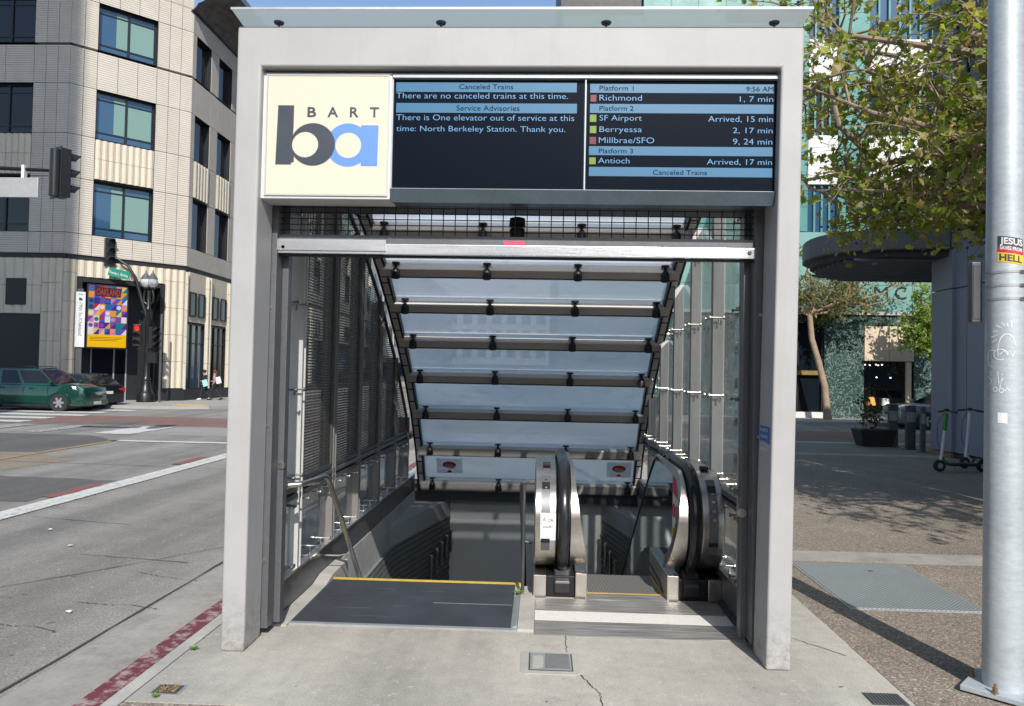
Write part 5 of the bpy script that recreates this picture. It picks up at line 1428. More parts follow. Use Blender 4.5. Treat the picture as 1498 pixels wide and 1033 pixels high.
def tree(name, label, base, fork, targets, leaf_m, leaf_s, seed, trunk_r, bark='bark', subs=9, twigs=7, leaves=9, spread=1.2, group=None, kind='lobed', balls=0, big=0, zmin=None, trunk_pts=None, sag=.3, keep=None, litter=None, limb=.55):
    r = random.Random(seed); base = Vector(base); fork = Vector(fork)
    t = thing(name, label, 'tree', tuple(base), 0, group)
    tp = [Vector(p) for p in trunk_pts] if trunk_pts else bent(r, base-Vector((0, 0, .1)), fork, 6, trunk_r*.8)
    n = len(tp)
    MB().tube(tp, [trunk_r*(1.25 if i == 0 else 1-.35*i/n) for i in range(n)], 12).build('trunk', bark, t, smooth=True)
    LV, BL = MB(), MB(); singles = []
    for tg in targets:
        tg = Vector(tg); L0 = (tg-fork).length
        P = bent(r, fork, tg, 9, L0*.10); m = len(P); lr = trunk_r*limb
        lm = MB(); lm.tube(P, [max(.012, lr*(1-i/m)**.8) for i in range(m)], 8)
        for s_ in range(subs):
            k = r.uniform(.25, 1)*(m-1); i0 = int(k); p = P[min(i0, m-1)].lerp(P[min(i0+1, m-1)], k-i0)
            d = Vector((r.gauss(0, 1), r.gauss(0, 1), r.gauss(.1, .75))).normalized()*spread*r.uniform(.6, 1.25)
            q = p+d
            if zmin and q.z < zmin: q.z = zmin+r.uniform(0, .4)
            Q = bent(r, p, q, 5, .14*spread); rr = lr*.32
            lm.tube(Q, [max(.006, rr*(1-j/6)) for j in range(6)], 5)
            for w in range(twigs):
                kk = r.uniform(.2, 1)*5; j0 = int(kk); a = Q[min(j0, 5)].lerp(Q[min(j0+1, 5)], kk-j0)
                b = a+Vector((r.gauss(0, 1), r.gauss(0, 1), r.gauss(-.15, .7))).normalized()*spread*r.uniform(.22, .5)
                T = bent(r, a, b, 3, .05); lm.tube(T, [.006, .005, .004, .003], 3, cap=False)
                if keep and not keep(b): continue
                for l in range(leaves):
                    c = T[r.randrange(1, 4)]+Vector((r.gauss(0, .07), r.gauss(0, .07), r.gauss(-.03, .07)))*spread
                    sz = leaf_s*r.uniform(.4, 1.5); vs = leaf_verts(r, c, sz, kind)
                    if big and len(singles) < big and r.random() < .25: singles.append(vs)
                    else: LV.add(vs, LOB if kind == 'lobed' else OVL)
                if balls and r.random() < balls:
                    z = b.z-r.uniform(.05, .16); lm.tube([b, (b.x, b.y, z)], .0025, 3, cap=False)
                    BL.lathe([(.004, -.018), (.014, -.012), (.019, 0), (.014, .012), (.004, .018)], (b.x, b.y, z-.018), 6)
        lm.build('limb', bark, t, smooth=True)
    for vs in singles: MB().add(vs, LOB).build('leaf', leaf_m, t, fix=False)
    tag(LV.build('foliage', leaf_m, t, fix=False), kind='stuff')
    if BL.v: tag(BL.build('seed_balls', 'seed_ball', t, fix=False), kind='stuff')
    return t
tree('sycamore_tree', 'sycamore with sparse yellow green leaves and bare twigs overhanging the upper right corner', (7.3, 8.4, 0), (7.05, 8.7, 3.3),
     [(3.2, 9.6, 5.6), (3.7, 10.6, 7.0), (4.6, 9.2, 4.6), (4.2, 11.4, 5.0), (5.3, 12.3, 6.2), (3.0, 11.6, 6.4), (4.9, 10.4, 8.2), (5.4, 9.6, 5.4), (4.3, 8.3, 6.6), (3.8, 12.2, 8.2),
      (5.0, 6.8, 5.4), (6.0, 5.6, 6.2), (5.0, 5.2, 6.8), (7.8, 6.4, 7.2), (9.0, 9.5, 6.6), (6.8, 11.5, 7.6), (4.0, 9.9, 4.3), (5.6, 11.2, 4.4), (3.3, 12.8, 5.3), (4.8, 12.9, 7.2), (3.0, 10.0, 7.9), (5.6, 6.2, 4.7), (6.6, 5.2, 4.8), (7.4, 6.4, 4.9), (5.6, 4.4, 5.2), (4.9, 7.4, 5.0), (4.6, 11.6, 4.7), (3.9, 10.8, 4.5), (5.4, 9.0, 4.5), (5.5, 3.0, 5.2), (6.4, 2.6, 5.5), (7.0, 3.6, 4.9)],
     'leaf_sycamore', .098, 12, .20, subs=13, twigs=9, leaves=4, spread=1.05, balls=.14, big=290, zmin=3.75, limb=.36)
tree('street_tree', 'small leaning tree with bare pale trunk before the dark doorway across the street', (12.15, 31.8, 0), (11.35, 31.8, 4.4),
     [(10.3, 31.6, 6.4), (12.4, 31.4, 6.2), (13.6, 31.6, 5.7), (11.2, 31.2, 7.0), (9.9, 32, 5.4), (14.2, 31.2, 5.0), (12.9, 31.9, 4.9), (15.2, 31.3, 5.7), (14.6, 31.0, 6.4)],
     'leaf_sparse', .13, 21, .155, 'bark_far', subs=12, twigs=8, leaves=5, spread=1.1, limb=.4, kind='oval',
     trunk_pts=[(12.15, 31.8, -.1), (12.10, 31.8, .5), (12.0, 31.8, 1.4), (11.75, 31.8, 2.4), (11.45, 31.8, 3.4), (11.35, 31.8, 4.4)])
tree('street_tree', 'leafy bright green tree before the beige panel, left of the grey building', (17.1, 31.2, 0), (16.5, 31.2, 3.0),
     [(14.7, 31.0, 4.5), (15.2, 30.8, 5.4), (15.4, 30.7, 3.9), (16.0, 31, 5.7), (16.9, 31.2, 5.2), (15.0, 31.2, 3.6), (16.4, 30.9, 4.2), (15.9, 30.7, 3.3), (15.7, 31, 4.7)],
     'leaf_green', .15, 33, .16, 'bark_far', subs=9, twigs=8, leaves=8, spread=.95, kind='oval')
tree('street_tree', 'dark tree seen past the galvanised pole at the right edge', (13.3, 26, 0), (13.2, 26, 3.2),
     [(12.6, 25.6, 5.2), (14.4, 26, 5.6), (13.2, 25.8, 6.4)], 'leaf_green', .15, 34, .14, 'bark_far', subs=7, twigs=6, leaves=6, spread=.95, kind='oval') if False else None

# ================================================================== GALVANISED POLE
PX, PY = 2.70, 4.415
GP = thing('steel_pole', 'tall galvanised steel pole on a bolted base plate in the right foreground', 'pole', (PX, PY, 0))
def pr_(z): return .1115-.0052*z
ang = math.radians(182)
bp = []
for k in range(4):
    a = ang+k*math.pi/2; bp.append((PX+.255*math.cos(a), PY+.255*math.sin(a)))
MB().prism(bp, .012, .042, 'Z').build('base_plate', 'galvanised', GP, bevel=.004)
MB().lathe([(pr_(z), z) for z in (.04, 1.0, 1.235, 1.24, 1.245, 2.5, 4, 6, 8, 9.6)], (PX, PY, 0), 40).build('pole_shaft', 'galvanised', GP, smooth=True)
for k in range(4):
    a = ang+math.radians(42)+k*math.pi/2; x, y = PX+.165*math.cos(a), PY+.165*math.sin(a)
    n_ = MB().lathe([(.021, .042), (.021, .048), (.016, .05), (.016, .07), (.009, .072), (.009, .092)], (x, y, 0), 6).build('anchor_nut', 'rusty_nut', GP)
MB().tube([(PX, PY, 9.5), (PX-.05, PY, 9.9), (PX-.8, PY+.1, 10.3), (PX-2.2, PY+.3, 10.4)], .05, 8).build('lamp_arm', 'galvanised', GP, smooth=True)
MB().box(PX-2.9, PX-2.1, PY+.15, PY+.45, 10.33, 10.45).build('lamp_head', 'galvanised', GP, bevel=.03)
A0 = math.atan2(-PY, -PX)     # the side that faces the viewer's pavement
def onp(s, z, off=.0012):
    r_ = pr_(z)+off; a = A0+s/pr_(z); return (PX+r_*math.cos(a), PY+r_*math.sin(a), z)
for z in (2.425, 2.348, 2.270):
    mb = MB(); mb.lathe([(pr_(z)+.001, z-.008), (pr_(z)+.003, z-.007), (pr_(z)+.003, z+.007), (pr_(z)+.001, z+.008)], (PX, PY, 0), 32)
    bd = mb.build('steel_band', 'seam_metal', GP, smooth=True)
    MB().tube([onp(.075, z, .008), onp(.105, z+.002, .012)], .008, 8).build('band_clamp', 'stainless', bd)
# boxed sign strapped to the far side of the pole, seen edge-on
MB().box(PX-.160, PX-.10, PY+.05, PY+.10, 2.14, 2.50).build('control_box', 'grey_steel', GP, bevel=.006)
MB().box(PX-.155, PX-.115, PY+.046, PY+.0498, 2.16, 2.48).build('box_cover', 'dark_steel', GP)

def curved_patch(name, s0, s1, z0, z1, m, parent, off=.0015, tilt=0., n=8):
    vs = []
    for i in range(n+1):
        s = s0+(s1-s0)*i/n; vs += [onp(s, z0+tilt*s, off), onp(s, z1+tilt*s, off)]
    return MB().add(vs, [(2*i, 2*i+1, 2*i+3, 2*i+2) for i in range(n)]).build(name, m, parent, fix=False)
S0, S1 = -.038, .098
tl = -.18
st = curved_patch('sticker', S0, S1, 2.478, 2.628, 'logo_dark', GP, .0012, tl)
st['label'] = 'black red and yellow sticker with block lettering'
curved_patch('sticker_band', S0+.002, S1, 2.535, 2.565, 'sticker_red', st, .0018, tl)
curved_patch('sticker_band', S0, S1, 2.478, 2.534, 'sticker_yellow', st, .0018, tl)
for s_, a, b, z0, z1, m in (('JESUS', S0+.012, S1-.006, 2.585, 2.620, 'cloth_white'), ('SAVES FROM', S0+.012, S1-.01, 2.552, 2.572, 'cloth_white'), ('HELL', S0+.010, S1-.010, 2.488, 2.525, 'logo_dark')):
    text('lettering', s_, lambda x, z: onp(x, z+tl*x, .0026), a, b, z0, z1, m, st, bold=.03)
curved_patch('sticker', -.035, .012, 1.555, 1.615, 'white_paper', GP, .0015, -.05)
# white scribbled doodle: rays, a rounded shape, zigzags and loops
plain('white_ink', (.82, .83, .84), .6)
def P2(px, py): return ((px-1464)/1080*4.75, 1.8-(py-557)/1080*4.72)
def scribble(pts, w=.0024):
    q = [P2(*p) for p in pts]; vs = []
    for i, (s, z) in enumerate(q):
        a, b = q[max(i-1, 0)], q[min(i+1, len(q)-1)]; d = Vector((b[0]-a[0], b[1]-a[1]))
        d = d.normalized() if d.length else Vector((1, 0)); n_ = Vector((-d.y, d.x))*w
        vs += [onp(s+n_.x, z+n_.y, .0016), onp(s-n_.x, z-n_.y, .0016)]
    return MB().add(vs, [(2*i, 2*i+1, 2*i+3, 2*i+2) for i in range(len(q)-1)]).build('doodle_line', 'white_ink', GP, fix=False)
def arcp(cx, cy, rx, ry, a0, a1, n=14): return [(cx+rx*math.cos(math.radians(a0+(a1-a0)*i/n)), cy-ry*math.sin(math.radians(a0+(a1-a0)*i/n))) for i in range(n+1)]
for p, q in (((1449, 507), (1455, 503)), ((1448, 500), (1456, 497)), ((1450, 492), (1457, 492)), ((1454, 485), (1460, 488)), ((1460, 481), (1463, 485)), ((1466, 482), (1467, 486)), ((1471, 480), (1471, 487))): scribble([p, q])
scribble(arcp(1466, 518, 10, 22, 20, 200)); scribble(arcp(1459, 523, 8, 7, 0, 300)); scribble([(1458, 523), (1463, 518), (1466, 524), (1469, 518), (1472, 525), (1475, 519)])
scribble(arcp(1449, 528, 7, 11, 60, 280)); scribble([(1456, 545), (1457, 561), (1462, 554), (1458, 566), (1472, 549), (1460, 550), (1472, 543), (1460, 541), (1470, 536)])
scribble([(1445, 545), (1448, 549), (1444, 553), (1449, 558), (1445, 563)]); scribble(arcp(1453, 569, 2.5, 3, 0, 360, 8)); scribble(arcp(1460, 570, 2.5, 3, 0, 360, 8)); scribble([(1464, 571), (1466, 566), (1469, 571)])

# ================================================================== COVERS AND GRATES
CV = thing('access_cover', 'small rectangular access cover set in the concrete before the entrance', 'access cover', (.09, 4.61, 0))
MB().prism([(-.095, 4.47), (-.065, 4.44), (.235, 4.44), (.265, 4.47), (.268, 4.765), (.24, 4.795), (-.07, 4.795), (-.098, 4.765)], .0, .005, 'Z').build('cover_surround', 'concrete_curb', CV)
MB().box(-.045, .225, 4.485, 4.755, .005, .008).build('cover_frame', 'crack_dark', CV)
MB().box(-.036, .216, 4.494, 4.746, .007, .0115).build('cover_plate', 'seam_metal', CV)
for k in range(13): MB().box(.055, .205, 4.51+.018*k, 4.518+.018*k, .0115, .0135).build('cover_rib', 'grey_steel', CV)
MB().box(-.02, .045, 4.515, 4.70, .0115, .0130).build('cover_label', 'concrete_curb', CV)
HT = thing('vault_hatch', 'large grey steel plate hatch set in the pebbled paving at right', 'hatch', (2.97, 6.58, 0))
MB().box(2.43, 3.50, 5.88, 7.30, -.01, .006).build('hatch_frame', 'seam_metal', HT)
MB().box(2.45, 3.48, 5.90, 7.28, .0, .011).build('hatch_plate', 'hatch_steel', HT)
MB().box(3.06, 3.10, 7.0, 7.03, .011, .014).build('hatch_lift', 'crack_dark', HT)
DB = thing('drain_box', 'open square drain box with dry leaves near the red curb', 'drain', (-2.03, 4.05, 0))
MB().box(-2.115, -1.945, 3.985, 4.115, .0, .004).build('drain_frame', 'seam_metal', DB)
MB().box(-2.10, -1.96, 3.998, 4.102, .003, .006).build('drain_well', 'crack_dark', DB)
r = random.Random(8); lf = MB()
for k in range(60): lf.add(leaf_verts(r, Vector((r.uniform(-2.08, -1.975), r.uniform(4.01, 4.09), .010)), .022, 'oval'), OVL)
tag(lf.build('leaf_litter', 'leaf_litter', DB, fix=False), kind='stuff')
DG = thing('drain_grate', 'small dark ribbed drain grate at the lower right of the concrete apron', 'drain', (1.96, 4.26, 0))
MB().box(1.86, 2.06, 4.19, 4.34, .0, .004).build('grate_frame', 'dark_steel', DG)
for k in range(10): MB().box(1.868+.019*k, 1.878+.019*k, 4.197, 4.333, .004, .007).build('grate_bar', 'grey_steel', DG)
weed(-2.16, 4.62, 30, .04, 'thin strip of weed along the red curb', 5)
weed(-2.05, 3.95, 24, .03, 'tiny weed below the open drain box', 6)
# small litter and stains on the street
r = random.Random(14)
for k, (x, y, lb) in enumerate(((-4.9, 7.6, 'pale paper scrap on the asphalt left of the pavilion'), (-5.6, 8.3, 'flattened light scrap near the painted lane line'), (-3.6, 5.6, 'small white scrap near the gutter'))):
    vs = [(x+.026*math.cos(6.283*i/6)*r.uniform(.5, 1.4), y+.03*math.sin(6.283*i/6), SZ+.010+r.uniform(0, .012)) for i in range(6)]
    tag(MB().add(vs, [tuple(range(6))]).build('paper_scrap', 'white_paper', fix=False), lb, 'litter')

# ================================================================== VEHICLES
def car(name, label, loc, rz, paint, L_, W_, H_, hood_z, belt, wheel_r, wb, cab, front_over, kind='suv', glassm='car_glass', pillars=(.0, .34, .62, 1.), rear_tilt=.10):
    """car in local axes: +x forwards; cab = (rear base, rear roof, front roof, windscreen base) as x positions"""
    t = thing(name, label, 'car', loc, rz)
    B = lambda mb, n, m, p=t, **k: mb.build(n, m, p, local=True, **k)
    xf, xr = L_/2, -L_/2; w = W_/2; z0 = wheel_r*.62
    xw = (xf-front_over, xf-front_over-wb)
    # body shell: stations of half section (y, z) from sill up to the bonnet / belt line
    sts = []
    for x, bz, k, zl in ((xf, hood_z-.30, .74, z0+.10), (xf-.06, hood_z-.16, .86, z0+.02), (xf-.25, hood_z-.07, .95, z0), (xf-.75, hood_z, .99, z0), (cab[3]+.05, belt-.02, 1, z0), (cab[2]-.1, belt, 1, z0),
                         (0, belt+.01, 1, z0), (cab[1], belt+.03, 1, z0), (xr+.30, belt+.03, .98, z0), (xr+.08, belt, .95, z0+.04), (xr, belt-.14, .88, z0+.12)):
        hw = w*k; sts.append((x, [(0, zl), (hw*.90, zl), (hw*.985, zl+.10), (hw, zl+(bz-zl)*.45), (hw*.985, zl+(bz-zl)*.72), (hw*.93, bz-.035), (hw*.86, bz), (0, bz+.03)]))
    vs, fs = [], []; m = len(sts[0][1])
    for x, s in sts:
        full = s+[(-y, z) for y, z in reversed(s[1:-1])]; vs += [(x, y, z) for y, z in full]
    M = 2*m-2
    for i in range(len(sts)-1):
        for j in range(M): fs.append((i*M+j, i*M+(j+1) % M, (i+1)*M+(j+1) % M, (i+1)*M+j))
    fs += [tuple(range(M)), tuple(range((len(sts)-1)*M, len(sts)*M))]
    body = B(MB().add(vs, fs), 'body', paint, smooth=True, bevel=.02)
    # greenhouse
    hb, hr_ = w*.88, w*.70
    def side(u, v, s):   # u along from rear to front, v from belt to roof
        xb = cab[0]+(cab[3]-cab[0])*u; xt = cab[1]+(cab[2]-cab[1])*u
        return Vector((xb+(xt-xb)*v, s*(hb+(hr_-hb)*v), belt-.01+(H_-.05-belt)*v))
    g = MB(); n = 6; R_ = []
    for s in (-1, 1):
        R_.append([side(i/n, 0, s) for i in range(n+1)]); R_.append([side(i/n, 1, s) for i in range(n+1)])
    lb, lt, rb, rt = R_[0], R_[1], R_[2], R_[3]
    crown = [Vector((a.x, 0, a.z+.05)) for a in lt]
    for i in range(n):
        g.add([lb[i], lb[i+1], lt[i+1], lt[i]], [(0, 1, 2, 3)]); g.add([rb[i], rb[i+1], rt[i+1], rt[i]], [(0, 1, 2, 3)])
        g.add([lt[i], lt[i+1], crown[i+1], crown[i]], [(0, 1, 2, 3)]); g.add([rt[i], rt[i+1], crown[i+1], crown[i]], [(0, 1, 2, 3)])
    g.add([lb[0], lt[0], crown[0], rt[0], rb[0]], [(0, 1, 2, 3, 4)]); g.add([lb[n], lt[n], crown[n], rt[n], rb[n]], [(0, 1, 2, 3, 4)])
    B(g, 'cabin', paint, fix=True)
    for s in (-1, 1):
        for a, b in zip(pillars, pillars[1:]):
            P = [side(a+.025, .10, s), side(b-.025, .10, s), side(b-.03, .88, s), side(a+.03, .88, s)]
            P = [p+Vector((0, s*.012, .004)) for p in P]; B(MB().add(P, [(0, 1, 2, 3)]), 'side_window', 'car_window', fix=False)
    for u, e, nm in ((1, .012, 'windscreen'), (0, -.012, 'rear_window')):
        P = [side(u, .08, -1)*1, side(u, .08, 1)*1, side(u, .92, 1)*1, side(u, .92, -1)*1]
        P = [Vector((p.x+e, p.y*.90, p.z+.006)) for p in P]; B(MB().add(P, [(0, 1, 2, 3)]), nm, 'car_window', fix=False)
    # wheels, arches
    for x in xw:
        for s in (-1, 1):
            wh = B(MB().lathe([(wheel_r*.62, -.10), (wheel_r*.95, -.11), (wheel_r, -.07), (wheel_r, .07), (wheel_r*.95, .11), (wheel_r*.62, .10)], (x, s*(w-.07), wheel_r), 28, 'Y'), 'wheel', 'tire', smooth=True)
            yo = s*(w+.035)
            B(MB().lathe([(wheel_r*.64, 0), (wheel_r*.60, s*-.03), (.05, s*-.045)], (x, yo, wheel_r), 24, 'Y'), 'rim', 'signal_black', wh, smooth=True)
            sp = MB()
            for k in range(6):
                a = 6.283*k/6; d = Vector((math.cos(a), 0, math.sin(a))); c = Vector((x, yo+s*.004, wheel_r))
                sp.beam(c+d*.03, c+d*wheel_r*.60, (-d.z, 0, d.x), wheel_r*.24, .02)
            sp.lathe([(wheel_r*.18, s*.014), (wheel_r*.1, s*.02)], (x, yo, wheel_r), 12, 'Y')
            sp.lathe([(wheel_r*.66, 0), (wheel_r*.66, s*.012), (wheel_r*.58, s*.012), (wheel_r*.58, 0)], (x, yo, wheel_r), 24, 'Y') if False else None
            B(sp, 'wheel_spokes', 'rim', wh)
            ar = MB(); vs = []; k_ = 16
            for k in range(k_+1):
                a = math.radians(-10+200*k/k_); c_, s__ = math.cos(a), math.sin(a)
                vs += [(x+wheel_r*1.04*c_, s*(w-.0), wheel_r+wheel_r*1.04*s__), (x+wheel_r*1.22*c_, s*(w-.0), wheel_r+wheel_r*1.2*s__), (x+wheel_r*1.22*c_, s*(w+.012), wheel_r+wheel_r*1.2*s__), (x+wheel_r*1.04*c_, s*(w+.012), wheel_r+wheel_r*1.04*s__)]
            ar.add(vs, [(4*k+j, 4*k+(j+1) % 4, 4*k+4+(j+1) % 4, 4*k+4+j) for k in range(k_) for j in range(4)]); B(ar, 'wheel_arch', paint)
            B(MB().lathe([(wheel_r*1.10, 0), (wheel_r*1.10, s*.004)], (x, s*(w-.0), wheel_r+.02), 24, 'Y'), 'arch_liner', 'signal_black')
    # lamps, bumpers, handles, mirrors, plates, sill
    for s in (-1, 1):
        B(MB().add([(xf-.04, s*w*.55, hood_z-.30), (xf-.10, s*w*.84, hood_z-.28), (xf-.42, s*w*.985, hood_z-.20), (xf-.46, s*w*.95, hood_z-.11), (xf-.14, s*w*.80, hood_z-.14), (xf-.045, s*w*.55, hood_z-.18),
                    (xf-.3, s*w*.5, hood_z-.3), (xf-.3, s*w*.5, hood_z-.15)], [(0, 1, 2, 3, 4, 5), (0, 1, 6), (1, 2, 6), (3, 4, 7), (4, 5, 7), (2, 3, 7, 6)]), 'headlight', 'headlamp', fix=False)
        B(MB().prism([(xr+.02, belt-.30), (xr-.02, belt-.12), (xr+.22, belt-.08), (xr+.26, belt-.2)], s*w*.62, s*w*.955, 'Y'), 'tail_light', 'taillight', bevel=.01)
        m_ = MB().beam((cab[3]-.12, s*(w*.90), belt+.06), (cab[3]-.12, s*(w+.12), belt+.10), (0, 0, 1), .14, .10); B(m_, 'mirror', paint, bevel=.03)
        for u in (.40, .74):
            x = cab[0]+(cab[3]-cab[0])*u-.12; B(MB().box(x, x+.17, s*(w-.005), s*(w+.028), belt-.14, belt-.11) if s > 0 else MB().box(x, x+.17, -(w+.028), -(w-.005), belt-.14, belt-.11), 'door_handle', paint, bevel=.008)
        for u in (.02, .36, .64, .92):
            x = cab[0]+(cab[3]-cab[0])*u; y0_, y1_ = sorted((s*(w-.01), s*(w+.004)))
            B(MB().box(x, x+.008, y0_, y1_, z0+.08, belt-.05), 'door_seam', 'signal_black')
        y0_, y1_ = sorted((s*(w-.03), s*(w+.02))); B(MB().box(xw[1]+wheel_r*1.2, xw[0]-wheel_r*1.2, y0_, y1_, z0-.03, z0+.06), 'sill', 'signal_black', bevel=.01)
    B(MB().box(xf-.10, xf+.05, -w*.82, w*.82, z0+.02, z0+.24), 'bumper', paint, bevel=.04)
    B(MB().box(xr-.06, xr+.10, -w*.86, w*.86, z0+.04, z0+.26), 'bumper', paint if kind == 'suv' else 'signal_black', bevel=.04)
    B(MB().box(xf-.03, xf+.015, -w*.45, w*.45, z0+.30, z0+.42), 'grille', 'signal_black', bevel=.01)
    B(MB().box(xf+.052, xf+.06, -.24, .24, z0+.06, z0+.18), 'number_plate', 'plate_white'); B(MB().box(xr-.03, xr-.012, -.24, .24, belt-.36, belt-.24), 'number_plate', 'plate_white')
    B(MB().box(xw[1]-.3, xw[0]+.3, -w*.86, w*.86, z0-.09, z0+.02), 'underside', 'signal_black')
    if kind == 'suv':
        for s in (-1, 1):
            B(MB().tube([(cab[1]+.15, s*hr_*.94, H_-.02), (cab[1]+.3, s*hr_*.94, H_+.03), (cab[2]-.3, s*hr_*.94, H_+.03), (cab[2]-.15, s*hr_*.94, H_-.02)], .018, 6), 'roof_rail', 'signal_black')
    return t
car('parked_car', 'dark green SUV facing right on the cross street, silver alloy wheels', (-20.25, 29.1, SZ), 0, 'green_paint', 4.72, 1.83, 1.72, 1.10, 1.04, .355, 2.72, (-2.28, -1.95, .42, 1.22), .92)
car('parked_car', 'black hatchback heading away behind the green SUV, red tail lights', (-20.55, 31.75, SZ), math.radians(158), 'black_paint', 4.35, 1.78, 1.52, 1.0, .98, .33, 2.6, (-1.98, -1.30, .30, 1.1), .88, kind='hatch')
car('parked_car', 'dark car parked across the street behind the grey posts', (15.9, 29.4, SZ), math.radians(180), 'grey_paint', 4.6, 1.8, 1.46, .98, .96, .34, 2.7, (-1.9, -1.1, .3, 1.15), .9, kind='sedan')

# ================================================================== PEOPLE
def person(label, loc, rz, h, top, legs, hair, bag, stride=.22, long_hair=False):
    """walking figure, local +x forwards; one skinned body, clothing pieces over it"""
    t = thing('person', label, 'person', loc, rz); k = h/1.7
    J = {'pel': (0, 0, .93), 'spi': (.01, 0, 1.15), 'che': (.02, 0, 1.36), 'nec': (.03, 0, 1.46), 'hd0': (.05, 0, 1.56), 'hd1': (.055, 0, 1.67),
         'hl': (0, .09, .89), 'kl': (stride*.75, .09, .50), 'al': (stride*.95, .09, .09), 'tl': (stride*.95+.16, .09, .035),
         'hr': (0, -.09, .89), 'kr': (-stride*.3, -.09, .49), 'ar': (-stride*1.3, -.09, .16), 'tr': (-stride*1.3+.11, -.09, .05),
         'sl': (.02, .18, 1.38), 'el': (-.10, .22, 1.12), 'wl': (.05, .22, .93), 'fl': (.09, .21, .86),
         'sr': (.02, -.18, 1.38), 'er': (.08, -.23, 1.12), 'wr': (.28, -.18, 1.08), 'fr': (.34, -.16, 1.08)}
    R_ = {'pel': .125, 'spi': .115, 'che': .13, 'nec': .055, 'hd0': .085, 'hd1': .088, 'hl': .085, 'kl': .058, 'al': .040, 'tl': .035, 'hr': .085, 'kr': .058, 'ar': .040, 'tr': .035,
          'sl': .06, 'el': .042, 'wl': .030, 'fl': .028, 'sr': .06, 'er': .042, 'wr': .030, 'fr': .028}
    E_ = [('pel', 'spi'), ('spi', 'che'), ('che', 'nec'), ('nec', 'hd0'), ('hd0', 'hd1'), ('pel', 'hl'), ('hl', 'kl'), ('kl', 'al'), ('al', 'tl'), ('pel', 'hr'), ('hr', 'kr'), ('kr', 'ar'), ('ar', 'tr'),
          ('che', 'sl'), ('sl', 'el'), ('el', 'wl'), ('wl', 'fl'), ('che', 'sr'), ('sr', 'er'), ('er', 'wr'), ('wr', 'fr')]
    def skin(names, edges, grow, m, nm, root):
        me = bpy.data.meshes.new(nm); me.from_pydata([tuple(Vector(J[n])*k) for n in names], [(names.index(a), names.index(b)) for a, b in edges], [])
        o = bpy.data.objects.new(nm, me); COL.objects.link(o); o.parent = t; me.materials.append(MATS[m])
        sm = o.modifiers.new('skin', 'SKIN'); sv = me.skin_vertices[0].data
        for i, n in enumerate(names): r_ = R_[n]*k+grow; sv[i].radius = (r_, r_); sv[i].use_root = (n == root)
        sm.use_smooth_shade = True
        ss = o.modifiers.new('sub', 'SUBSURF'); ss.levels = 2; ss.render_levels = 2
        return o
    skin(list(J), E_, 0, 'skin', 'body', 'pel')
    tn = ['pel', 'spi', 'che', 'sl', 'el', 'wl', 'sr', 'er', 'wr']; skin(tn, [e for e in E_ if e[0] in tn and e[1] in tn], .022, top, 'jacket', 'pel')
    ln = ['pel', 'hl', 'kl', 'al', 'hr', 'kr', 'ar']; skin(ln, [e for e in E_ if e[0] in ln and e[1] in ln], .012, legs, 'trousers', 'pel')
    for a, b in (('al', 'tl'), ('ar', 'tr')):
        p, q = Vector(J[a])*k, Vector(J[b])*k
        MB().tube([p+Vector((-.06, 0, -.04))*k, p+Vector((0, 0, -.03))*k, q, q+Vector((.03, 0, 0))*k], [.035*k, .05*k, .042*k, .02*k], 10).build('shoe', 'cloth_white' if hair == 'hair_dark' else 'cloth_black', t, local=True, smooth=True)
    hc = Vector((.035, 0, 1.645))*k
    MB().lathe([(.02, -.06), (.085, -.045), (.104, .0), (.10, .05), (.06, .095), (.01, .108)], tuple(hc), 14).build('hair', hair, t, local=True, smooth=True)
    if long_hair: MB().tube([hc+Vector((-.06, 0, .02)), hc+Vector((-.10, 0, -.12)), hc+Vector((-.09, 0, -.26))], [.07, .065, .03], 10).build('hair', hair, t, local=True, smooth=True)
    if bag:
        c = Vector((-.12, .27, .98))*k if bag == 'bag_teal' else Vector((-.22, .1, 1.15))*k
        b_ = MB().beam(c-Vector((.05, 0, .17)), c+Vector((.05, 0, .17)), (1, 0, 0), .26, .10).build('bag', bag, t, local=True, bevel=.03)
        MB().tube([c+Vector((-.1, 0, .2)), c+Vector((.0, -.03, .42)), c+Vector((.12, 0, .2))], .01, 6).build('bag_strap', 'cloth_black', b_, local=True)
    return t
person('pedestrian in a black jacket walking by the building with a pale teal bag', (-17.4, 37.6, 0), math.radians(185), 1.52, 'cloth_black', 'cloth_black', 'hair_dark', 'bag_teal')
person('pedestrian in a pink grey top with reddish hair and a white bag behind', (-16.85, 37.6, 0), math.radians(182), 1.52, 'cloth_pink', 'cloth_black', 'hair_brown', 'cloth_white', .26, True)

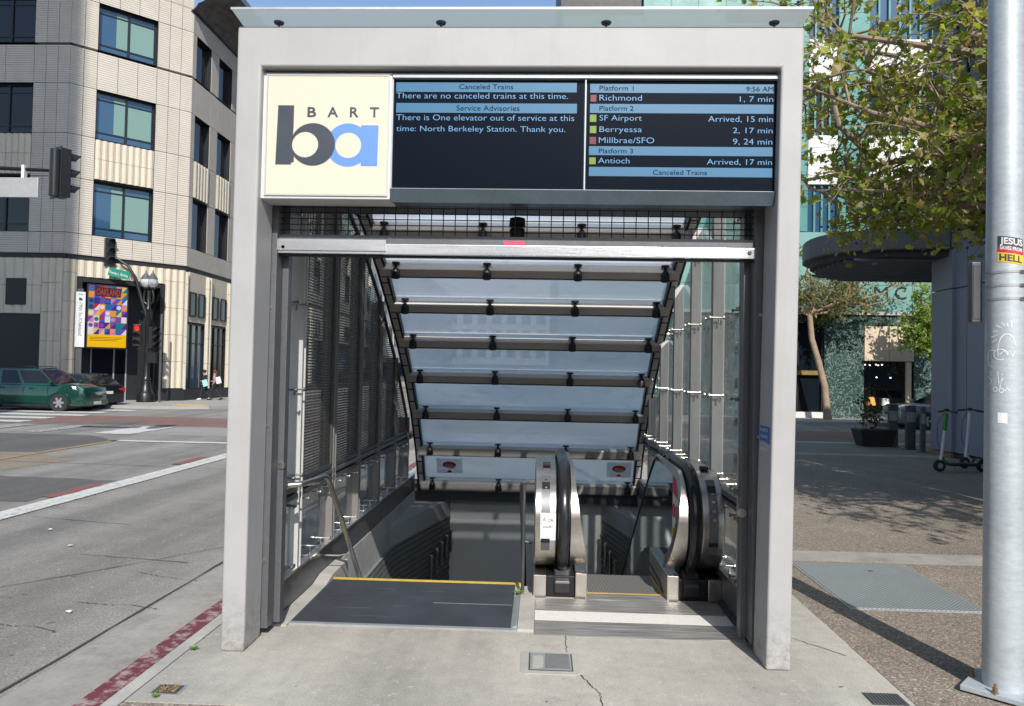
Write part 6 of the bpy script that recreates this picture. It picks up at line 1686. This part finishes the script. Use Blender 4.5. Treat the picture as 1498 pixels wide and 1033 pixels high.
# ================================================================== RIGHT SIDE THINGS
PT = thing('planter', 'dark tapered planter with a thin plant at the plaza edge', 'planter', (8.82, 19.95, 0))
def frust(x, y, z0, z1, a0, b0, a1, b1): return MB().add([(x-a0, y-b0, z0), (x+a0, y-b0, z0), (x+a0, y+b0, z0), (x-a0, y+b0, z0), (x-a1, y-b1, z1), (x+a1, y-b1, z1), (x+a1, y+b1, z1), (x-a1, y+b1, z1)], [(0, 3, 2, 1), (4, 5, 6, 7), (0, 1, 5, 4), (1, 2, 6, 5), (2, 3, 7, 6), (3, 0, 4, 7)])
frust(8.82, 19.95, 0, .45, .37, .25, .48, .32).build('pot', 'pot', PT, bevel=.02)
MB().box(8.39, 9.25, 19.68, 20.22, .451, .46).build('soil', 'crack_dark', PT)
r = random.Random(77); lv = MB(); sm = MB()
for k in range(7):
    b0 = Vector((8.82+r.uniform(-.3, .3), 19.95+r.uniform(-.12, .12), .45)); top_ = b0+Vector((r.uniform(-.25, .25), r.uniform(-.1, .1), r.uniform(.5, 1.15)))
    P = bent(r, b0, top_, 4, .05); sm.tube(P, [.012, .01, .008, .006, .004], 5)
    for q in range(26): lv.add(leaf_verts(r, P[r.randrange(1, 5)]+Vector((r.gauss(0, .10), r.gauss(0, .08), r.gauss(0, .08))), .11, 'oval'), OVL)
sm.build('stem', 'bark', PT); tag(lv.build('leaves', 'leaf_plant', PT, fix=False), kind='stuff')
for k, (x, y, lb) in enumerate(((9.12, 19.75, 'leftmost of the three grey flat posts, touching the planter'), (9.30, 19.2, 'middle one of the three grey flat posts beside the planter'), (9.34, 18.55, 'rightmost of the three grey flat posts, nearest the grey building'))):
    b_ = thing('bike_rack_post', lb, 'bollard', (x, y, 0), 0, 'grey flat posts beside the planter')
    MB().box(x-.02 if k else x-.02, x+.22 if k < 2 else x+.10, y-.04, y+.04, 0, 1.12).build('post', 'rack_grey', b_, bevel=.01)
    MB().box(x-.06, x+.26 if k < 2 else x+.13, y-.08, y+.08, 0, .02).build('foot_plate', 'rack_grey', b_)
    MB().box(x-.01, x+.2 if k < 2 else x+.08, y-.044, y-.041, .70, .95).build('post_panel', 'seam_metal', b_)
def scooter(label, loc, rz, col):
    t = thing('scooter', label, 'scooter', loc, rz); B = lambda mb, n, m, **k: mb.build(n, m, t, local=True, **k)
    for x in (0, .86):
        w = B(MB().lathe([(.06, -.03), (.105, -.032), (.12, -.015), (.12, .015), (.105, .032), (.06, .03)], (x, 0, .12), 18, 'Y'), 'wheel', 'tire', smooth=True)
        MB().lathe([(.055, -.034), (.055, .034)], (x, 0, .12), 12, 'Y').build('rim', 'seam_metal', w, local=True)
    B(MB().box(.17, .76, -.09, .09, .12, .17), 'deck', 'signal_black', bevel=.015); B(MB().box(.2, .72, -.075, .075, .1705, .176), 'deck_grip', 'rubber')
    B(MB().prism([(.70, .17), (.78, .26), (.98, .27), (.98, .24), (.80, .20)], -.06, .06, 'Y'), 'rear_fender', 'signal_black')
    B(MB().tube([(.17, 0, .15), (.08, 0, .22), (.06, 0, .3)], .035, 8), 'neck', col, smooth=True)
    B(MB().tube([(.0, 0, .12), (.04, 0, .30), (.10, 0, .80)], .030, 10), 'stem', 'scooter_white', smooth=True)
    B(MB().tube([(.10, 0, .80), (.135, 0, 1.14)], .036, 10), 'stem_sleeve', col, smooth=True)
    B(MB().tube([(.15, -.26, 1.17), (.14, -.1, 1.19), (.14, .1, 1.19), (.15, .26, 1.17)], .016, 8), 'handlebar', 'signal_black', smooth=True)
    for s in (-1, 1): B(MB().tube([(.15, s*.14, 1.18), (.155, s*.29, 1.165)], .023, 8), 'grip', 'rubber', smooth=True)
    B(MB().box(.10, .17, -.03, .03, 1.19, 1.23), 'display', 'signal_black', bevel=.008)
    B(MB().tube([(.12, .03, 1.15), (.0, .06, .95), (-.02, .05, .6), (.05, .03, .4)], .006, 5), 'brake_cable', 'signal_black')
    B(MB().tube([(.40, .09, .12), (.43, .22, .02)], .01, 6), 'kick_stand', 'seam_metal')
    return t
scooter('green sleeved electric scooter leaning at the grey building, nearer one', (7.78, 14.75, 0), math.radians(4), 'scooter_green')
scooter('second electric scooter half hidden behind the galvanised pole', (8.62, 15.4, 0), math.radians(20), 'scooter_white')
